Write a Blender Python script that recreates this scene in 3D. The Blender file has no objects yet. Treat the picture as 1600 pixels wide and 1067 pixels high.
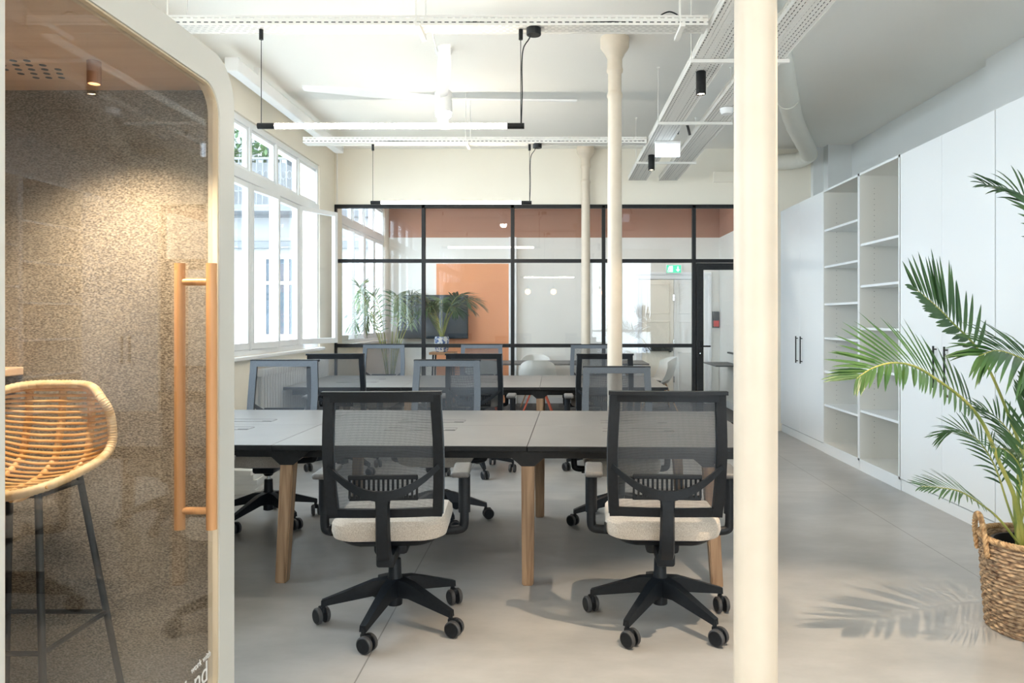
import bpy, bmesh, math, random
from mathutils import Vector, Matrix, Quaternion
R = math.radians
PI = math.pi
sc = bpy.context.scene
C = sc.collection

# ------------------------------------------------------------ camera, world, exposure
cam_d = bpy.data.cameras.new('camera'); cam = bpy.data.objects.new('camera', cam_d); C.objects.link(cam)
cam.location = (0, 0, 1.4); cam.rotation_euler = (PI/2, 0, 0)
F = 1150.0
cam_d.sensor_width = 36; cam_d.lens = F/1600*36
cam_d.shift_x = -(866-800)/1600; cam_d.shift_y = -(533.5-498)/1600
cam_d.clip_start = 0.05; cam_d.clip_end = 200
sc.camera = cam
sc.view_settings.view_transform = 'Standard'; sc.view_settings.look = 'None'
sc.view_settings.gamma = 1; sc.view_settings.use_curve_mapping = False
sc.view_settings.exposure = 0.90
w = bpy.data.worlds.new('world'); sc.world = w; w.use_nodes = True
bg = w.node_tree.nodes['Background']
bg.inputs[0].default_value = (0.76, 0.89, 1.0, 1); bg.inputs[1].default_value = 6.0
sc.cycles.max_bounces = 10; sc.cycles.transparent_max_bounces = 24
sc.cycles.diffuse_bounces = 5
sc.cycles.caustics_reflective = False; sc.cycles.caustics_refractive = False
sc.cycles.sample_clamp_indirect = 8
sc.cycles.use_denoising = True

def portal(name, loc, rot, sx, sy):
    l = bpy.data.lights.new(name, 'AREA'); l.shape = 'RECTANGLE'; l.size = sx; l.size_y = sy
    l.cycles.is_portal = True
    o = bpy.data.objects.new(name, l); C.objects.link(o); o.location = loc; o.rotation_euler = rot
    return o
XL = -2.74      # window wall
CEIL = 3.52
portal('daylight_portal', (XL-.27, 5.7, 2.12), (0, -PI/2, 0), 2.2, 5.8)
portal('daylight_portal', (XL-.27, -1.2, 2.12), (0, -PI/2, 0), 2.2, 4.0)
portal('daylight_portal', (XL-.27, 10.7, 2.12), (0, -PI/2, 0), 2.2, 2.4)
portal('daylight_portal', (1.9, -4.27, 1.75), (PI/2, 0, 0), 1.8, 2.9)
def spot(name, loc, energy, size=100, blend=.6, col=(1, .84, .62), rad=.014):
    l = bpy.data.lights.new(name, 'SPOT'); l.energy = energy; l.spot_size = R(size); l.spot_blend = blend
    l.color = col; l.shadow_soft_size = rad
    o = bpy.data.objects.new(name, l); C.objects.link(o); o.location = loc
    return o
SPOTS = [(.985, -.3), (.985, 2.2), (.985, 4.94), (.985, 7.46)]
for sx, sy in SPOTS:
    spot('spot_beam', (sx, sy, 2.895), 170 if sy < 4 else 40, 76, .3, (1, .78, .55))

def P(x, y, Y):       # a point measured in the photograph, at distance Y
    s = F/Y
    return Vector(((x-866)/s, Y, 1.4-(y-498)/s))

# ------------------------------------------------------------ materials
def mat(name, col=(.8, .8, .8), rough=.5, metal=0.0, spec=.5, emit=None, estr=0, sheen=0):
    m = bpy.data.materials.new(name); m.use_nodes = True
    b = m.node_tree.nodes['Principled BSDF']
    b.inputs['Base Color'].default_value = (*col, 1); b.inputs['Roughness'].default_value = rough
    b.inputs['Metallic'].default_value = metal; b.inputs['Specular IOR Level'].default_value = spec
    if emit:
        b.inputs['Emission Color'].default_value = (*emit, 1); b.inputs['Emission Strength'].default_value = estr
    if sheen: b.inputs['Sheen Weight'].default_value = sheen
    return m
def nt(m): return m.node_tree.nodes, m.node_tree.links, m.node_tree.nodes['Principled BSDF']
def tex_noise(m, c1, c2, scale=(1, 1, 1), ns=5, detail=6, lo=.35, hi=.65, bump=0, rough_v=None, dist=.0, bd=.01):
    N, L, b = nt(m)
    tc = N.new('ShaderNodeTexCoord'); mp = N.new('ShaderNodeMapping'); mp.inputs['Scale'].default_value = scale
    L.new(tc.outputs['Object'], mp.inputs[0])
    no = N.new('ShaderNodeTexNoise'); no.inputs['Scale'].default_value = ns; no.inputs['Detail'].default_value = detail
    no.inputs['Distortion'].default_value = dist
    L.new(mp.outputs[0], no.inputs['Vector'])
    r = N.new('ShaderNodeValToRGB'); r.color_ramp.elements[0].position = lo; r.color_ramp.elements[1].position = hi
    r.color_ramp.elements[0].color = (*c1, 1); r.color_ramp.elements[1].color = (*c2, 1)
    L.new(no.outputs['Fac'], r.inputs[0]); L.new(r.outputs[0], b.inputs['Base Color'])
    if bump:
        bp = N.new('ShaderNodeBump'); bp.inputs['Strength'].default_value = bump; bp.inputs['Distance'].default_value = bd
        L.new(no.outputs['Fac'], bp.inputs['Height']); L.new(bp.outputs[0], b.inputs['Normal'])
    return no, r, mp
def mnode(N, L, op, a, b=None, c=None):
    n = N.new('ShaderNodeMath'); n.operation = op
    for i, v in enumerate((a, b, c)):
        if v is None: continue
        if isinstance(v, (int, float)): n.inputs[i].default_value = v
        else: L.new(v, n.inputs[i])
    return n.outputs[0]

M = {}
M['wall'] = mat('wall_paint', (.86, .80, .68), .75); tex_noise(M['wall'], (.885, .83, .715), (.91, .86, .75), ns=1.3, bump=.05)
M['ceiling'] = mat('ceiling_paint', (.83, .815, .765), .8); tex_noise(M['ceiling'], (.885, .87, .82), (.91, .895, .85), ns=.8, bump=.04)
M['wall_grey'] = mat('cool_wall_paint', (.72, .745, .74), .75); tex_noise(M['wall_grey'], (.71, .735, .73), (.74, .76, .755), ns=1.1)
M['white_wall'] = mat('white_wall_paint', (.82, .82, .78), .7); tex_noise(M['white_wall'], (.80, .80, .76), (.84, .84, .80), ns=1)
M['terracotta'] = mat('terracotta_paint', (.50, .20, .10), .75); tex_noise(M['terracotta'], (.38, .19, .125), (.42, .21, .14), ns=1.2)
M['orange'] = mat('orange_paint', (.80, .30, .10), .65); tex_noise(M['orange'], (.72, .30, .14), (.76, .33, .16), ns=1)
M['white_frame'] = mat('white_window_paint', (.84, .86, .87), .35); tex_noise(M['white_frame'], (.82, .845, .86), (.87, .88, .885), ns=3)
M['column'] = mat('cream_column_paint', (.86, .80, .70), .42); tex_noise(M['column'], (.66, .575, .46), (.70, .61, .49), ns=9, detail=8, bump=.25, bd=.006)
M['cabinet'] = mat('cabinet_white', (.83, .86, .87), .22); tex_noise(M['cabinet'], (.87, .90, .91), (.885, .91, .92), ns=.6)
M['cab_in'] = mat('cabinet_interior', (.78, .77, .72), .5); tex_noise(M['cab_in'], (.77, .76, .71), (.80, .79, .745), ns=.8)
M['black_metal'] = mat('black_metal', (.010, .011, .012), .42, spec=.3); tex_noise(M['black_metal'], (.008, .009, .010), (.014, .015, .016), ns=40)
M['black_plastic'] = mat('black_plastic', (.007, .009, .012), .45, spec=.3); tex_noise(M['black_plastic'], (.006, .008, .011), (.009, .012, .016), ns=60, bump=.1, bd=.001)
M['wheel'] = mat('grey_caster_ring', (.05, .05, .052), .5); tex_noise(M['wheel'], (.045, .045, .047), (.06, .06, .062), ns=50)
M['pad'] = mat('arm_pad', (.12, .115, .11), .5); tex_noise(M['pad'], (.11, .107, .105), (.14, .137, .132), ns=70)
M['chrome'] = mat('chrome', (.75, .76, .78), .15, 1.0); tex_noise(M['chrome'], (.72, .73, .75), (.8, .81, .82), ns=10)
M['tray'] = mat('tray_paint', (.84, .82, .77), .5)
M['plaster_white'] = mat('white_plastic', (.86, .86, .85), .4); tex_noise(M['plaster_white'], (.85, .85, .84), (.88, .88, .87), ns=4)
M['duct'] = mat('duct_paint', (.78, .77, .70), .6)
M['soil'] = mat('dark_soil', (.03, .022, .016), .95); tex_noise(M['soil'], (.02, .015, .01), (.07, .05, .035), ns=60, bump=.6)
M['pot'] = mat('black_pot', (.012, .013, .014), .35); tex_noise(M['pot'], (.011, .012, .013), (.02, .02, .022), ns=20)
M['shell'] = mat('white_shell', (.80, .80, .76), .38); tex_noise(M['shell'], (.79, .79, .75), (.82, .82, .78), ns=3)
M['red_leg'] = mat('red_leg', (.75, .11, .05), .4); tex_noise(M['red_leg'], (.72, .10, .045), (.8, .14, .06), ns=8)
M['screen'] = mat('tv_screen', (.02, .027, .035), .12); tex_noise(M['screen'], (.018, .025, .032), (.024, .03, .038), ns=2)
M['bframe'] = mat('booth_frame_white', (.70, .70, .65), .5); tex_noise(M['bframe'], (.69, .69, .64), (.72, .72, .67), ns=1.5)
M['carpet'] = mat('dark_carpet', (.10, .10, .10), .95); tex_noise(M['carpet'], (.06, .06, .06), (.15, .145, .14), ns=220, detail=3, bump=.5)
M['booth_floor'] = mat('booth_floor_dark', (.05, .05, .05), .8); tex_noise(M['booth_floor'], (.035, .035, .036), (.07, .068, .066), ns=120)
M['paper'] = mat('paper', (.80, .79, .75), .7)
M['green_sign'] = mat('exit_green', (.05, .55, .32), .4, emit=(.05, .62, .36), estr=.5)
M['sign_white'] = mat('sign_white', (.9, .95, .93), .4, emit=(.85, 1, .93), estr=.7)
M['sign_panel'] = mat('lit_sign_panel', (.85, .92, 1), .3, emit=(.72, .86, 1), estr=1.1)
M['red_box'] = mat('alarm_red', (.6, .05, .04), .4)
M['tube'] = mat('lamp_tube', (1, 1, 1), .4, emit=(1, .90, .76), estr=40)
M['fill_lamp'] = mat('fill_lamp', (1, 1, 1), .4, emit=(1, .95, .88), estr=22)
M['warm_bulb'] = mat('warm_bulb', (1, 1, 1), .4, emit=(1, .55, .24), estr=26)
M['fan_lamp'] = mat('fan_lamp_lens', (1, 1, 1), .4, emit=(1, .95, .88), estr=22)
M['spot_lens'] = mat('spot_lens', (1, 1, 1), .4, emit=(1, .80, .55), estr=14)
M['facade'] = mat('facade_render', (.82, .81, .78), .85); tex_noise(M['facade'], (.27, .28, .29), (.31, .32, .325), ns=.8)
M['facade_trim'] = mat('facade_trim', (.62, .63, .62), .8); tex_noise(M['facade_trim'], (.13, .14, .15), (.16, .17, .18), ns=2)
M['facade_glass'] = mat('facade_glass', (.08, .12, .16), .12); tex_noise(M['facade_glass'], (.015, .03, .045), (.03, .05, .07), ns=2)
M['yard'] = mat('yard_paving', (.45, .45, .43), .9); tex_noise(M['yard'], (.4, .4, .38), (.5, .5, .48), ns=3)
M['copper'] = mat('copper_spot', (.42, .22, .13), .4, .3); tex_noise(M['copper'], (.4, .21, .12), (.45, .24, .14), ns=15)
M['blue_glaze'] = mat('patterned_pot', (.8, .8, .78), .3); tex_noise(M['blue_glaze'], (.08, .14, .35), (.85, .85, .83), ns=28, lo=.45, hi=.5)

def wood(name, c1, c2, axis='z', rough=.45, s=1.0):
    m = mat(name, c1, rough)
    sc_ = {'z': (22*s, 22*s, 1.6*s), 'x': (1.6*s, 22*s, 22*s), 'y': (22*s, 1.6*s, 22*s)}[axis]
    no, r, mp = tex_noise(m, c1, c2, scale=sc_, ns=1.6, detail=9, lo=.3, hi=.7, bump=.12, dist=.8, bd=.003)
    return m
M['oak_z'] = wood('oak_leg', (.20, .115, .06), (.40, .26, .155), 'z')
M['oak_x'] = wood('oak_panel', (.60, .40, .25), (.70, .50, .34), 'x', .5, .5)
M['handle_wood'] = wood('orange_beech', (.58, .29, .12), (.66, .35, .155), 'z', .38)
M['ply'] = wood('pale_ply', (.66, .55, .38), (.76, .66, .50), 'z', .5)
M['stand'] = wood('stand_wood', (.42, .22, .10), (.55, .32, .17), 'x')
M['rattan'] = mat('rattan', (.72, .42, .16), .45); tex_noise(M['rattan'], (.60, .32, .10), (.82, .54, .26), ns=14, detail=5, bump=.15, bd=.002)
M['rattan_wrap'] = mat('rattan_wrap', (.76, .54, .30), .55); tex_noise(M['rattan_wrap'], (.64, .42, .2), (.84, .64, .4), ns=30, bump=.3, bd=.003)
M['leaf'] = mat('palm_leaf', (.05, .14, .035), .42); tex_noise(M['leaf'], (.022, .075, .018), (.06, .135, .035), ns=6)
M['leaf'].node_tree.nodes['Principled BSDF'].inputs['Transmission Weight'].default_value = 0
M['leaf_pale'] = mat('palm_leaf_pale', (.2, .28, .12), .45); tex_noise(M['leaf_pale'], (.13, .22, .09), (.30, .36, .18), ns=5)  # lighter copy of the leaf: veil of the partition glass put into the colour
M['cane'] = mat('palm_cane', (.30, .33, .06), .45); tex_noise(M['cane'], (.16, .22, .04), (.42, .40, .10), ns=7)
M['seat_fabric'] = mat('beige_seat_fabric', (.62, .57, .50), .9, sheen=.3)
tex_noise(M['seat_fabric'], (.40, .34, .28), (.62, .56, .48), ns=230, detail=2, lo=.3, hi=.7, bump=.3, bd=.001)
M['desk_top'] = mat('black_desk_laminate', (.12, .115, .108), .40, spec=.9); tex_noise(M['desk_top'], (.18, .173, .162), (.205, .197, .186), ns=3)
M['felt'] = mat('booth_felt', (.2, .17, .13), .95, sheen=.2)
N, L, b = nt(M['felt'])
no, r, mp = tex_noise(M['felt'], (.10, .075, .05), (.44, .37, .28), scale=(1, 1, 2.2), ns=135, detail=6, lo=.33, hi=.68, bump=.3, bd=.002)
no2 = N.new('ShaderNodeTexNoise'); no2.inputs['Scale'].default_value = 2.6; no2.inputs['Detail'].default_value = 3
tc = N.new('ShaderNodeTexCoord'); L.new(tc.outputs['Object'], no2.inputs['Vector'])
add = mnode(N, L, 'ADD', no.outputs['Fac'], mnode(N, L, 'MULTIPLY', mnode(N, L, 'SUBTRACT', no2.outputs['Fac'], .5), .35))
L.new(add, r.inputs[0])
# basket
M['seagrass'] = mat('seagrass', (.40, .25, .13), .75)
no, r, mp = tex_noise(M['seagrass'], (.10, .05, .025), (.50, .35, .21), scale=(1, 1, 3), ns=38, detail=4, lo=.32, hi=.66, bump=.5, bd=.004)
M['seagrass_rope'] = mat('seagrass_rope', (.42, .25, .11), .7)
tex_noise(M['seagrass_rope'], (.28, .15, .06), (.56, .37, .19), ns=45, detail=3, bump=.4, bd=.003)
# concrete floor
m = M['concrete'] = mat('polished_concrete', (.4, .38, .35), .34)
N, L, b = nt(m)
tc = N.new('ShaderNodeTexCoord')
n1 = N.new('ShaderNodeTexNoise'); n1.inputs['Scale'].default_value = .9; n1.inputs['Detail'].default_value = 5
n2 = N.new('ShaderNodeTexNoise'); n2.inputs['Scale'].default_value = 5; n2.inputs['Detail'].default_value = 9; n2.inputs['Roughness'].default_value = .62
mp = N.new('ShaderNodeMapping'); mp.inputs['Scale'].default_value = (.8, 1.5, 1); mp.inputs['Rotation'].default_value = (0, 0, .3)
L.new(tc.outputs['Object'], mp.inputs[0]); L.new(mp.outputs[0], n1.inputs['Vector']); L.new(mp.outputs[0], n2.inputs['Vector'])
mixf = mnode(N, L, 'ADD', mnode(N, L, 'MULTIPLY', n1.outputs['Fac'], .66), mnode(N, L, 'MULTIPLY', n2.outputs['Fac'], .34))
r = N.new('ShaderNodeValToRGB'); L.new(mixf, r.inputs[0])
e = r.color_ramp.elements; e[0].position = .32; e[0].color = (.29, .288, .28, 1); e[1].position = .68; e[1].color = (.47, .462, .448, 1)
q = e.new(.5); q.color = (.375, .368, .355, 1)
sep = N.new('ShaderNodeSeparateXYZ'); L.new(tc.outputs['Object'], sep.inputs[0])
def joint(co, off, per, wd):
    f = mnode(N, L, 'FRACT', mnode(N, L, 'DIVIDE', mnode(N, L, 'SUBTRACT', co, off-wd/2+per*20*-1), per))
    return mnode(N, L, 'LESS_THAN', f, wd/per)
j = mnode(N, L, 'MAXIMUM', joint(sep.outputs[0], -.768, 3.07, .006), joint(sep.outputs[1], 5.95, 3.2, .006))
mx = N.new('ShaderNodeMixRGB'); mx.inputs[2].default_value = (.14, .13, .12, 1)
L.new(mnode(N, L, 'MULTIPLY', j, .8), mx.inputs[0]); L.new(r.outputs[0], mx.inputs[1]); L.new(mx.outputs[0], b.inputs['Base Color'])
rr = mnode(N, L, 'MULTIPLY_ADD', n1.outputs['Fac'], .2, .22); L.new(rr, b.inputs['Roughness'])

def glass(name, tint=(1, 1, 1), k=1.0, base=.04):
    m = bpy.data.materials.new(name); m.use_nodes = True
    N = m.node_tree.nodes; L = m.node_tree.links; N.clear()
    out = N.new('ShaderNodeOutputMaterial'); mix = N.new('ShaderNodeMixShader')
    tr = N.new('ShaderNodeBsdfTransparent'); tr.inputs[0].default_value = (*tint, 1)
    gl = N.new('ShaderNodeBsdfGlossy'); gl.inputs['Roughness'].default_value = 0.0
    g = N.new('ShaderNodeNewGeometry'); d = N.new('ShaderNodeVectorMath'); d.operation = 'DOT_PRODUCT'
    L.new(g.outputs['Normal'], d.inputs[0]); L.new(g.outputs['Incoming'], d.inputs[1])
    c = mnode(N, L, 'ABSOLUTE', d.outputs['Value'])
    p = mnode(N, L, 'POWER', mnode(N, L, 'SUBTRACT', 1.0, c), 5.0)
    f = mnode(N, L, 'MULTIPLY', mnode(N, L, 'MULTIPLY_ADD', p, 1-base, base), k)
    f = mnode(N, L, 'MINIMUM', f, 1.0)
    L.new(f, mix.inputs[0]); L.new(tr.outputs[0], mix.inputs[1]); L.new(gl.outputs[0], mix.inputs[2]); L.new(mix.outputs[0], out.inputs[0])
    return m
M['glass'] = glass('clear_glass', (.985, .99, .988), 1.0)
M['booth_glass'] = glass('booth_glass', (.97, .97, .965), 1.25, .05)
M['pane'] = glass('window_glass', (.985, .995, 1), .8)

def pattern_mat(base, name, fn, hole_col=(1, 1, 1)):
    m = base.copy(); m.name = name
    N, L, b = nt(m)
    out = [n for n in N if n.type == 'OUTPUT_MATERIAL'][0]
    tr = N.new('ShaderNodeBsdfTransparent'); mix = N.new('ShaderNodeMixShader')
    tc = N.new('ShaderNodeTexCoord'); sep = N.new('ShaderNodeSeparateXYZ'); L.new(tc.outputs['Object'], sep.inputs[0])
    f = fn(N, L, sep)
    L.new(f, mix.inputs[0]); L.new(b.outputs[0], mix.inputs[1]); L.new(tr.outputs[0], mix.inputs[2]); L.new(mix.outputs[0], out.inputs[0])
    return m
def slots(N, L, sep):
    v = mnode(N, L, 'DIVIDE', mnode(N, L, 'ADD', mnode(N, L, 'ADD', sep.outputs[1], sep.outputs[2]), 10.0), .025)
    row = mnode(N, L, 'FLOOR', v); odd = mnode(N, L, 'MULTIPLY', mnode(N, L, 'MODULO', row, 2.0), .5)
    u = mnode(N, L, 'FRACT', mnode(N, L, 'ADD', mnode(N, L, 'DIVIDE', mnode(N, L, 'ADD', sep.outputs[0], 20.0), .040), odd))
    a = mnode(N, L, 'LESS_THAN', u, .60)
    c = mnode(N, L, 'LESS_THAN', mnode(N, L, 'FRACT', v), .30)
    return mnode(N, L, 'MULTIPLY', a, c)
M['tray_slots'] = pattern_mat(M['tray'], 'slotted_tray', slots)
def weave(N, L, sep):      # open knit: thread grid of 3 mm with holes
    a = mnode(N, L, 'GREATER_THAN', mnode(N, L, 'FRACT', mnode(N, L, 'DIVIDE', mnode(N, L, 'ADD', sep.outputs[0], 5.0), .0030)), .30)
    c = mnode(N, L, 'GREATER_THAN', mnode(N, L, 'FRACT', mnode(N, L, 'DIVIDE', mnode(N, L, 'ADD', sep.outputs[2], 5.0), .0036)), .34)
    return mnode(N, L, 'MULTIPLY', a, c)
M['mesh_fabric'] = pattern_mat(mat('mesh_yarn', (.075, .086, .10), .5), 'chair_mesh', weave)

M['border_fabric'] = mat('border_fabric', (.12, .14, .165), .8); tex_noise(M['border_fabric'], (.10, .118, .14), (.14, .163, .19), ns=260, detail=2)

# ------------------------------------------------------------ geometry helpers
def add_box(bm, x0, x1, y0, y1, z0, z1, bev=0, seg=2, mtx=None):
    g = bmesh.ops.create_cube(bm, size=1)['verts']
    for v in g:
        v.co = Vector(((x0+x1)/2+v.co.x*(x1-x0), (y0+y1)/2+v.co.y*(y1-y0), (z0+z1)/2+v.co.z*(z1-z0)))
    if mtx:
        for v in g: v.co = mtx @ v.co
    if bev:
        ed = list({e for v in g for e in v.link_edges})
        bmesh.ops.bevel(bm, geom=ed, offset=bev, segments=seg, profile=.5, affect='EDGES')
def frames(pts):
    n = len(pts); T = []
    for i in range(n):
        a = pts[max(i-1, 0)]; b_ = pts[min(i+1, n-1)]
        t = (b_-a); T.append(t.normalized() if t.length > 1e-9 else Vector((0, 0, 1)))
    up = Vector((0, 0, 1)) if abs(T[0].z) < .9 else Vector((1, 0, 0))
    n0 = T[0].cross(up).normalized(); out = []
    for i in range(n):
        if i: 
            q = T[i-1].rotation_difference(T[i]); n0 = (q @ n0).normalized()
        out.append((T[i], n0, T[i].cross(n0).normalized()))
    return out
def add_tube(bm, pts, r, seg=10, cap=True, flat=1.0, closed=False):
    pts = [Vector(p) for p in pts]; fr = frames(pts); rings = []
    for i, p in enumerate(pts):
        t, a, b_ = fr[i]; ri = r[i] if isinstance(r, (list, tuple)) else r
        rings.append([bm.verts.new(p + a*math.cos(2*PI*k/seg)*ri + b_*math.sin(2*PI*k/seg)*ri*flat) for k in range(seg)])
    n = len(rings)
    for i in range(n if closed else n-1):
        A, B = rings[i], rings[(i+1) % n]
        for k in range(seg):
            bm.faces.new((A[k], A[(k+1) % seg], B[(k+1) % seg], B[k]))
    if cap and not closed:
        bm.faces.new(list(reversed(rings[0]))); bm.faces.new(rings[-1])
def add_lathe(bm, prof, c=(0, 0, 0), seg=32, axis='z'):
    c = Vector(c); rings = []
    for r_, z in prof:
        ring = []
        for k in range(seg):
            a = 2*PI*k/seg
            if axis == 'z': v = Vector((r_*math.cos(a), r_*math.sin(a), z))
            elif axis == 'x': v = Vector((z, r_*math.cos(a), r_*math.sin(a)))
            else: v = Vector((r_*math.sin(a), z, r_*math.cos(a)))
            ring.append(bm.verts.new(c+v))
        rings.append(ring)
    for A, B in zip(rings, rings[1:]):
        for k in range(seg): bm.faces.new((A[k], A[(k+1) % seg], B[(k+1) % seg], B[k]))
    if prof[0][0] > 1e-6: bm.faces.new(list(reversed(rings[0])))
    if prof[-1][0] > 1e-6: bm.faces.new(rings[-1])
def add_prism(bm, poly, f0, f1):
    """poly: list of 2-D points; f0, f1: map (u,v) to 3-D for both caps"""
    A = [bm.verts.new(f0(u, v)) for u, v in poly]; B = [bm.verts.new(f1(u, v)) for u, v in poly]
    n = len(poly)
    bm.faces.new(A); bm.faces.new(list(reversed(B)))
    for i in range(n): bm.faces.new((A[i], B[i], B[(i+1) % n], A[(i+1) % n]))
def bez(pts, n=8):
    """Catmull-Rom through pts"""
    pts = [Vector(p) for p in pts]; out = []
    for i in range(len(pts)-1):
        p0 = pts[max(i-1, 0)]; p1 = pts[i]; p2 = pts[i+1]; p3 = pts[min(i+2, len(pts)-1)]
        for k in range(n):
            t = k/n
            out.append(.5*((2*p1)+(p2-p0)*t+(2*p0-5*p1+4*p2-p3)*t*t+(3*p1-p0-3*p2+p3)*t**3))
    out.append(pts[-1]); return out
def B(): return bmesh.new()
def obj(name, bm, m, parent=None, smooth=False, kind=None, label=None):
    bmesh.ops.remove_doubles(bm, verts=bm.verts, dist=1e-6)
    bmesh.ops.recalc_face_normals(bm, faces=bm.faces)
    me = bpy.data.meshes.new(name); bm.to_mesh(me); bm.free()
    me.materials.append(m)
    if smooth:
        me.polygons.foreach_set('use_smooth', [True]*len(me.polygons))
        me.set_sharp_from_angle(angle=R(38))
    o = bpy.data.objects.new(name, me); C.objects.link(o)
    if parent: o.parent = parent
    if kind: o['kind'] = kind
    if label: o['label'] = label
    return o
def struct(name, bm, m, parent=None, smooth=False):
    o = obj(name, bm, m, parent, smooth)
    if not parent: o['kind'] = 'structure'
    return o
def tag(o, label, cat, group=None):
    o['label'] = label; o['category'] = cat
    if group: o['group'] = group
    return o
def thing(name, label, cat, loc=(0, 0, 0), rz=0, group=None):
    o = bpy.data.objects.new(name, None); C.objects.link(o); o.empty_display_size = .1
    o.location = loc; o.rotation_euler = (0, 0, rz)
    return tag(o, label, cat, group)
def sthing(name, loc=(0, 0, 0)):
    o = bpy.data.objects.new(name, None); C.objects.link(o); o.location = loc; o['kind'] = 'structure'; o.empty_display_size = .1
    return o
def dup(o, parent=None):
    c = o.copy(); C.objects.link(c)
    if parent: c.parent = parent
    for ch in list(o.children): dup(ch, c)
    return c
def box_obj(name, dims, m, parent=None, bev=0, smooth=False):
    bm = B(); add_box(bm, *dims, bev=bev); return obj(name, bm, m, parent, smooth)
def text_mesh(name, s, size, m, mtx, parent=None, ext=.0008):
    cu = bpy.data.curves.new(name, 'FONT'); cu.body = s; cu.size = size; cu.extrude = ext; cu.align_x = 'LEFT'
    t = bpy.data.objects.new(name, cu); C.objects.link(t)
    dg = bpy.context.evaluated_depsgraph_get(); me = bpy.data.meshes.new_from_object(t.evaluated_get(dg))
    bpy.data.objects.remove(t); bpy.data.curves.remove(cu)
    me.name = name; me.materials.clear(); me.materials.append(m); me.transform(mtx)
    o = bpy.data.objects.new(name, me); C.objects.link(o)
    if parent: o.parent = parent
    return o

# ------------------------------------------------------------ the room shell
XR = 3.62; YP = 9.2; YF = 12.2; YN = -4.0; XRC = 2.82
bm = B(); add_box(bm, XL-.3, XR+.2, YN-.3, YP+.05, -.12, 0); struct('floor', bm, M['concrete'])
bm = B(); add_box(bm, XL-.3, XR+.2, YP+.05, YF+.2, -.12, 0); struct('floor_meeting_room', bm, M['carpet'])
bm = B(); add_box(bm, XL-.3, XR+.2, YN-.3, YP+.05, CEIL, CEIL+.15); struct('ceiling', bm, M['ceiling'])
bm = B(); add_box(bm, XL-.3, XR+.2, YP+.05, YF+.2, CEIL, CEIL+.15); struct('ceiling_meeting_room', bm, M['terracotta'])
# right wall (with the slightly thicker near section)
bm = B(); add_box(bm, XR, XR+.2, YN, YP+.1, 0, CEIL); add_box(bm, 3.53, XR+.01, YN, 6.02, 0, CEIL); struct('wall_right', bm, M['wall_grey'])
# left wall with window openings
Z0, Z1 = 1.07, 3.19
bm = B()
add_box(bm, XL-.26, XL, YN-.26, YF+.2, 0, Z0); add_box(bm, XL-.26, XL, YN-.26, YF+.2, Z1, CEIL)
for a, b_ in ((YN-.26, -3.2), (.8, 2.87), (8.60, 9.50), (11.88, YF+.2)):
    add_box(bm, XL-.26, XL, a, b_, Z0, Z1)
struct('wall_left', bm, M['wall'])
# back wall above the glazed partition
bm = B(); add_box(bm, XL, XR, YP-.02, YP+.14, 2.825, CEIL); add_box(bm, 2.79, XR, YP-.02, YP+.14, 0, 2.825); struct('wall_back', bm, M['wall'])
bm = B(); add_box(bm, 3.33, XR, YP-.25, YP-.02, 2.74, CEIL); add_box(bm, 3.2, 3.33, YP-.1, YP-.02, 2.74, CEIL); struct('trim_1', bm, M['wall_grey'])
# wall behind the camera with large windows
bm = B()
add_box(bm, XL-.26, XR+.2, YN-.26, YN, 0, .3); add_box(bm, XL-.26, XR+.2, YN-.26, YN, 3.2, CEIL)
add_box(bm, XL-.26, 1.1, YN-.26, YN, .3, 3.2); add_box(bm, 3.0, XR+.2, YN-.26, YN, .3, 3.2)
struct('wall_near', bm, M['wall'])
# meeting room far wall, right wall, colour band
bm = B(); add_box(bm, XL, XR, YF, YF+.2, 0, 2.745); struct('wall_far', bm, M['white_wall'])
bm = B(); add_box(bm, XL, XR, YF, YF+.2, 2.745, CEIL); struct('wall_far_band', bm, M['terracotta'])
bm = B(); add_box(bm, 2.74, 2.9, YP+.2, YF, 0, 2.745); struct('wall_meeting_right', bm, M['white_wall'])
bm = B(); add_box(bm, 2.74, 2.9, YP+.2, YF, 2.745, CEIL); struct('wall_meeting_right_band', bm, M['terracotta'])
bm = B(); add_box(bm, -1.95, -.75, YF-.03, YF, .0, 2.31); struct('wall_far_panel', bm, M['orange'])
bm = B(); add_box(bm, 2.725, 2.74, YP+.2, YF, 0, .1); add_box(bm, 2.58, 2.74, YF-.015, YF, 0, .1); add_box(bm, -.6, 1.2, YF-.015, YF, 0, .1); struct('baseboard_far', bm, M['white_frame'])
bm = B(); add_box(bm, -.75, -.62, YF-.08, YF, 0, 2.745, .005); struct('trim_2', bm, M['white_frame'])
bm = B(); add_box(bm, XL, XL+.05, 2.8, 8.65, Z0-.035, Z0, .008); add_box(bm, XL, XL+.05, 9.45, 11.9, Z0-.035, Z0, .008); struct('trim_3', bm, M['white_frame'])

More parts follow.
